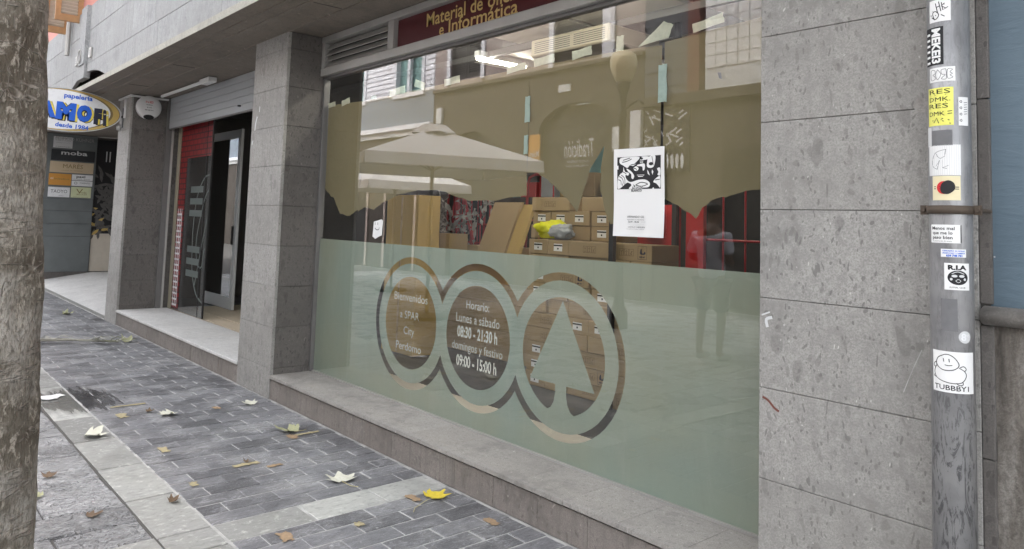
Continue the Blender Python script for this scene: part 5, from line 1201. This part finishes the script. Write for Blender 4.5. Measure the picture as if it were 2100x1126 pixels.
# ================================================================== ACROSS THE STREET (seen mirrored in the glass)
OY = -6.32
def wall_with(name, mat, parent, x0, x1, z0, z1, holes, y=OY, th=.25):
    m = MB(); m.slab2d(fill2d([rect(-x1, z0, -x0, z1)]+[[(-a, b) for a, b in h] for h in holes]), lambda u, v: (-u, y, v), lambda u, v: (-u, y-th, v)); return m.build(name, mat, parent)
wb = thing('white_house', (-22, OY, 0), 'white boarded house with a blue grey band, mirrored at the left of the window', 'building')
hw = [rect(-20.14, 5.45, -18.60, 6.75), rect(-23.6, 5.45, -22.05, 6.75)]
wall_with('boarded_wall', 'white siding', wb, -48, -18.0, 5.42, 7.5, hw)
for k in range(13):
    z = 5.43+k*.155
    for a, b in (((-48, -23.7), (-21.95, -20.25), (-18.5, -18.02)) if z < 6.8 else ((-48, -18.02),)): MB().obox(((a+b)/2, OY+.012, z+.0775), (1, 0, 0), (0, 1, .13), (0, -.13, 1), (b-a)/2, .006, .074).build('board', 'white siding', wb)
for x0, x1 in ((-20.14, -18.60), (-23.6, -22.05)):
    wn = box('window', 'white siding', wb, x0-.1, x1+.1, OY-.02, OY+.06, 5.33, 5.45); mid = (x0+x1)/2
    for a, b, c0, d in ((x0-.09, x0+.06, 5.451, 6.85), (x1-.06, x1+.09, 5.451, 6.85), (mid-.07, mid+.07, 5.451, 6.74), (x0+.061, x1-.061, 6.741, 6.85)): box('window_frame', 'white siding', wn, a, b, OY-.06, OY+.05, c0, d)
    box('pane', 'teal', wn, x0+.06, x1-.06, OY-.12, OY-.1, 5.46, 6.74)
box('blue_wall', 'blue grey render', wb, -48, -18.0, OY-.25, OY+.01, 4.44, 5.419)
box('cornice', 'white siding', wb, -48, -18.0, OY-.2, OY+.14, 4.30, 4.439); box('cornice', 'paper grey', wb, -48, -18.0, OY-.2, OY+.06, 4.12, 4.299)
box('ground_floor', 'brown stone', wb, -48, -18.0, OY-.25, OY, 0, 4.119)
for x0, x1 in ((-29, -27.4), (-26.2, -24.4), (-23.2, -21.6), (-20.4, -18.8)):
    dd = box('shop_opening', 'black', wb, x0, x1, OY+.001, OY+.02, .1, 3.0); box('door_frame', 'beige render', dd, x0-.12, x0-.002, OY+.001, OY+.04, .05, 3.1); box('door_frame', 'beige render', dd, x1+.002, x1+.12, OY+.001, OY+.04, .05, 3.1)
# stone house with arches and dark shutters
sh = thing('arcaded_house', (-14, OY, 0), 'beige house with stone arches and dark shutters, mirrored in the middle of the window', 'building')
def arch(cx, w_, h0): return [(cx-w_, .02), (cx+w_, .02), (cx+w_, h0)]+[(cx+w_*math.cos(t), h0+w_*.55*math.sin(t)) for t in [math.pi*i/16 for i in range(1, 16)]]+[(cx-w_, h0)]
wall_with('stone_wall', 'brown stone', sh, -18.0, -10.15, .0, 5.36, [arch(-16.2, .95, 3.5), arch(-12.2, 1.25, 3.75)])
wall_with('upper_wall', 'beige render', sh, -18.0, -10.15, 5.36, 7.6, [rect(-17.2, 5.55, -15.8, 7.4), rect(-12.95, 5.42, -11.35, 7.4)])
box('string_course', 'brown stone', sh, -18.0, -10.15, OY+.001, OY+.07, 5.26, 5.355)
for i, (x0, x1, z0) in enumerate(((-17.2, -15.8, 5.55), (-12.95, -11.35, 5.42))):
    wn = box('window', 'white siding', sh, x0-.16, x0-.002, OY-.02, OY+.05, z0-.1, 7.5); box('window_frame', 'white siding', wn, x1+.002, x1+.16+.2*i, OY-.02, OY+.05, z0-.1, 7.5)
    mid = (x0+x1)/2
    for a, b in ((x0, mid-.02), (mid+.02, x1)):
        q = MB(); q.box(a, a+.08, OY-.08, OY-.03, z0, 7.4).box(b-.08, b, OY-.08, OY-.03, z0, 7.4).box(a+.08, b-.08, OY-.08, OY-.03, z0, z0+.12); so_ = q.build('shutter', 'dark wood', wn)
        k = MB(); z = z0+.15
        while z < 7.35: k.obox(((a+b)/2, OY-.06, z), (1, 0, 0), (0, .6, -.8), (0, .8, .6), (b-a)/2-.08, .035, .006); z += .062
        tag(k.build('slat', 'dark wood', so_), kind='stuff')
    box('window_back', 'black', wn, x0, x1, OY-.2, OY-.12, z0, 7.4)
for cx, w_ in ((-16.2, .95), (-12.2, 1.25)):
    box('arch_glass', 'charcoal plaque', sh, cx-w_+.01, cx+w_-.01, OY-.2, OY-.16, .03, 4.4)
MB().slab2d(fill2d([rect(13.35, 3.05, 13.75, 3.75)]), lambda u, v: (-u, OY+.03, v), lambda u, v: (-u, OY+.001, v)).build('orange_plaque', 'orange plaque', sh)
MB().flat(text2d('Molera', .2, width=.33, align='CENTER', bold=.004), opposite(-13.55, 3.2, OY+.034)).build('lettering', 'sign white', sh)
MB().flat(text2d('Tradición', .5, width=.95, height=.42, align='CENTER', shear=.25, res=2), opposite(-12.2, 3.15, OY-.15)).build('lettering', 'sign white', sh)
MB().flat(text2d('CASA DE COMIDAS', .2, width=.75, height=.05, align='CENTER', res=1), opposite(-12.2, 3.02, OY-.15)).build('lettering', 'sign white', sh)
MB().flat(text2d('COMPARTIR, RIMAR Y VERMÚ', .2, width=.85, height=.05, align='CENTER', res=1), opposite(-12.2, 2.92, OY-.15)).build('lettering', 'sign white', sh)
box('wall_plate', 'paper grey', sh, -12.75, -12.35, OY+.001, OY+.03, 4.72, 4.9); box('picture_frame', 'paper grey', sh, -11.0, -10.78, OY+.001, OY+.03, 3.2, 3.75)
box('sign_box', 'paper grey', sh, -17.75, -17.5, OY+.001, OY+.08, 4.35, 4.8)
# boarded and tiled house at the right
th_ = thing('tiled_house', (-6, OY, 0), 'house with slate boards, red post and pale tiles, mirrored at the right of the window', 'building')
box('board_wall', 'slate boards', th_, -10.149, -9.0, OY-.25, OY-.02, 4.3, 7.5); box('post', 'rust red', th_, -9.0, -8.72, OY-.25, OY+.05, 4.31, 7.5)
for k in range(9): box('board', 'slate boards', th_, -10.14, -9.01, OY-.019, OY-.005, 4.5+k*.33, 4.81+k*.33)
tw = box('tile_wall', 'paper grey', th_, -8.619, 4, OY-.25, OY-.02, 4.3, 7.5)
for i in range(24):
    for j in range(8): box('tile', 'paper white', tw, -8.61+i*.25, -8.385+i*.25, OY-.019, OY-.004, 4.75+j*.25, 4.975+j*.25)
box('lintel', 'brown stone', th_, -10.149, 4, OY-.2, OY+.1, 4.1, 4.3); box('ground_floor', 'brown stone', th_, -10.149, 4, OY-.25, OY-.02, 0, 4.099)
mu = box('mural_board', 'charcoal plaque', th_, -10.12, -8.95, OY-.019, OY+.02, 2.7, 4.05); box('board_edge', 'sign white', th_, -10.44, -10.15, OY+.001, OY+.10, 2.0, 4.05)
m = MB(); rnd = random.Random(5)
for k in range(26):
    a, b = rnd.uniform(.05, 1.1), rnd.uniform(.5, 1.3); t = rnd.choice((.5, -.7, 1.2, 2.4)); L = rnd.uniform(.12, .3); m.flat(stroke([(a, b), (a+math.cos(t)*L, b+math.sin(t)*L*.7)], .035), lambda u, v: (-8.97-min(max(u, 0), 1.13), OY+.024, 2.7+min(v, 1.33)))
for k in range(8): m.flat(fill2d([circ(.15+k*.125, .22, .045, 10, .16)]), lambda u, v: (-8.97-u, OY+.024, 2.7+v))
m.build('mural_print', 'sign white', mu)
for x0, x1 in ((-8.2, -6.4), (-5.8, -4.0), (-3.4, -1.6), (-.8, 1.5)): box('shop_opening', 'black', th_, x0, x1, OY-.019, OY+.01, .1, 3.1)
tag(box('unseen_end_house', 'beige render', None, -52, -49, -12, 12, 0, 9), 'beige house closing the far end of the street', 'building')  # out of view, added to keep bright sky out of the door glass
# parasols
def parasol(cx, cy_, rad, a0, label, zb=2.30):
    o = thing('parasol', (cx, cy_, 0), label, 'parasol', 'white parasols on the far side of the street'); m = MB(); K = 12
    C = [(cx+rad*math.cos(a0+i*math.pi/2), cy_+rad*math.sin(a0+i*math.pi/2)) for i in range(4)]
    apex = (cx, cy_, zb+.72)
    for s_ in range(4):
        A, B = Vector((*C[s_], zb+.17)), Vector((*C[(s_+1) % 4], zb+.17)); base = len(m.v)
        for i in range(K+1):
            t = i/K; e = A.lerp(B, t)
            for j in range(7):
                q = j/6; p = Vector(apex).lerp(e, q); p.z -= .05*math.sin(math.pi*q)*(math.sin(math.pi*t)*.8); m.v.append(tuple(p))
        for i in range(K):
            for j in range(6): k = base+i*7+j; m.f.append((k, k+1, k+8, k+7))
    m.build('canopy', 'canvas white', o, True); v = MB()
    for s_ in range(4):
        A, B = Vector((*C[s_], zb+.17)), Vector((*C[(s_+1) % 4], zb+.17)); n = Vector((A.y-B.y, B.x-A.x, 0)).normalized(); base = len(v.v); K2 = 40
        for i in range(K2+1):
            t = i/K2; e = A.lerp(B, t); wv = -.03*abs(math.sin(t*math.pi*5))-.02
            v.v.append(tuple(e)); v.v.append(tuple(e+Vector((0, 0, -.17))+n*wv))
        for i in range(K2): k = base+2*i; v.f.append((k, k+1, k+3, k+2))
    v.build('valance', 'canvas white', o, True)
    MB().tube([(cx, cy_, .02), (cx, cy_, zb+.7)], .03, 10).build('pole', 'aluminium', o, True)
    for i in range(4): MB().tube([(cx, cy_, zb+.02), (cx+(C[i][0]-cx)*.5, cy_+(C[i][1]-cy_)*.5, zb+.43)], .012, 6).build('rib', 'aluminium', o, True)
    MB().lathe((cx, cy_, 0), [(.34, .0), (.34, .05), (.06, .09)], 20).build('base', 'iron', o)
    mt = MB(); rnd_ = random.Random(int(cx*10))
    for i in range(17):
        a = 2*math.pi*i/16; mt.v.append((cx+.36*math.cos(a), cy_+.36*math.sin(a), zb+.60+rnd_.uniform(0, .05))); mt.v.append((cx+.2*math.cos(a), cy_+.2*math.sin(a), zb+.76))
    for i in range(16): k = 2*i; mt.f.append((k, k+2, k+3, k+1))
    mt.f.append(tuple(range(1, 33, 2))); mt.build('vent_cap', 'canvas white', o)
parasol(-9.88, -.70, 1.91, R_(-26), 'large white parasol mirrored above the tall golden carton', 2.32)
parasol(-14.0, -2.6, 1.7, R_(-40), 'second white parasol, mirrored below the edge of the large one', 2.15)
parasol(-17.5, -1.6, 1.7, R_(-30), 'farthest white parasol mirrored close to the pillar', 2.15)
# street lamp
lp = thing('street_lamp', (-7.6, -2.67, 0), 'iron street lamp with an amber globe, mirrored right of the window centre', 'street lamp')
MB().lathe((-7.6, -2.67, 0), [(.14, 0), (.14, .25), (.09, .35), (.07, .5), (.055, .9), (.05, 3.2), (.075, 3.28), (.05, 3.36), (.06, 3.6), (.10, 3.72), (.11, 3.80)], 18).build('post', 'iron', lp, True)
MB().lathe((-7.6, -2.67, 0), [(.10, 3.80), (.15, 3.86), (.205, 4.02), (.215, 4.14), (.19, 4.24), (.12, 4.29), (.05, 4.31)], 24).build('globe', 'lamp glass', lp, True)
MB().lathe((-7.6, -2.67, 0), [(.07, 4.305), (.05, 4.35), (.015, 4.40)], 14).build('finial', 'iron', lp, True)
MB().tube([(-7.6, -2.67, 3.35), (-7.3, -2.67, 3.5), (-7.2, -2.67, 3.42)], .02, 8).build('bracket', 'iron', lp, True)
# passer-by
def person():
    bx, by = -5.2, -1.57; H = 1.0
    P = thing('person', (bx, by, 0), 'person in a grey T-shirt and dark shorts, back to the shop, mirrored in the glass', 'person')
    def skin(name, mat, verts, edges, rad, sub=2):
        me = bpy.data.meshes.new(name); me.from_pydata(verts, edges, []); me.materials.append(MATS[mat])
        o = bpy.data.objects.new(name, me); put(o, (bx, by, 0), P)
        sk = o.modifiers.new('skin', 'SKIN'); sk.use_smooth_shade = True
        for v, r in zip(me.skin_vertices[0].data, rad): v.radius = r if isinstance(r, tuple) else (r, r)
        me.skin_vertices[0].data[0].use_root = True
        s_ = o.modifiers.new('sub', 'SUBSURF'); s_.levels = sub; s_.render_levels = sub; return o
    # faces -y; head bowed over the hands
    V = [(0, 0, .98), (0, .02, 1.16), (0, .03, 1.34), (0, .03, 1.50), (0, .0, 1.60), (0, -.03, 1.68), (0, -.05, 1.78), (0, -.04, 1.86),
         (.11, 0, .93), (.12, -.02, .52), (.12, .03, .09), (.13, -.13, .04), (-.11, 0, .93), (-.13, .03, .52), (-.14, .06, .09), (-.15, -.10, .04),
         (.20, .03, 1.47), (.25, .04, 1.20), (.14, -.20, 1.14), (.08, -.28, 1.18), (-.20, .03, 1.47), (-.27, .06, 1.20), (-.13, -.20, 1.14), (-.06, -.28, 1.20)]
    E_ = [(0,1),(1,2),(2,3),(3,4),(4,5),(5,6),(6,7),(0,8),(8,9),(9,10),(10,11),(0,12),(12,13),(13,14),(14,15),(3,16),(16,17),(17,18),(18,19),(3,20),(20,21),(21,22),(22,23)]
    Rd = [(.15,.11),(.14,.10),(.16,.11),(.15,.09),(.055,.055),(.085,.09),(.09,.10),(.06,.07),.085,.06,.04,.035,.085,.06,.04,.035,.06,.045,.036,.03,.06,.045,.036,.03]
    skin('body', 'skin', V, E_, Rd)
    for s_ in (1, -1):                             # five fingers closed round the phone on each hand
        for k in range(4):
            x = s_*(.075-.005*k); z = 1.20-.018*k
            skin('finger', 'skin', [(x, -.28, z), (x-s_*.02, -.325, z+.004), (x-s_*.05, -.33, z)], [(0, 1), (1, 2)], [.009, .0085, .007], 1)
        skin('thumb', 'skin', [(s_*.07, -.29, 1.215), (s_*.045, -.30, 1.235), (s_*.025, -.315, 1.24)], [(0, 1), (1, 2)], [.011, .010, .008], 1)
    skin('shirt', 'shirt', [(0, .0, .92), (0, .02, 1.10), (0, .03, 1.34), (0, .03, 1.50), (.20, .03, 1.47), (.255, .045, 1.24), (-.20, .03, 1.47), (-.275, .06, 1.24)], [(0,1),(1,2),(2,3),(3,4),(4,5),(3,6),(6,7)], [(.19,.14),(.185,.135),(.19,.135),(.15,.10),.085,.075,.085,.075])
    skin('shorts', 'trousers', [(0, 0, .96), (.11, 0, .88), (.12, -.01, .55), (-.11, 0, .88), (-.13, .02, .55)], [(0,1),(1,2),(0,3),(3,4)], [(.17,.13), .115, .10, .115, .10])
    skin('hair', 'hair', [(0, .0, 1.72), (0, -.02, 1.80), (0, -.035, 1.87)], [(0,1),(1,2)], [(.075,.075),(.10,.105),(.075,.08)])
    for x, y in ((.13, -.06), (-.145, -.02)): skin('shoe', 'shoe', [(x, y+.10, .045), (x, y-.02, .05), (x, y-.13, .04)], [(0,1),(1,2)], [.045, .05, .04])
    for s_ in (1, -1): skin('ear', 'skin', [(s_*.095, -.035, 1.76), (s_*.105, -.03, 1.79)], [(0, 1)], [.02, .018], 1)
    skin('nose', 'skin', [(0, -.135, 1.77), (0, -.16, 1.745)], [(0, 1)], [.014, .018], 1)
    tag(box('phone', 'ink', None, bx-.035, bx+.035, by-.335, by-.325, 1.14, 1.28, .004), 'dark phone held by the mirrored person', 'phone')
person()
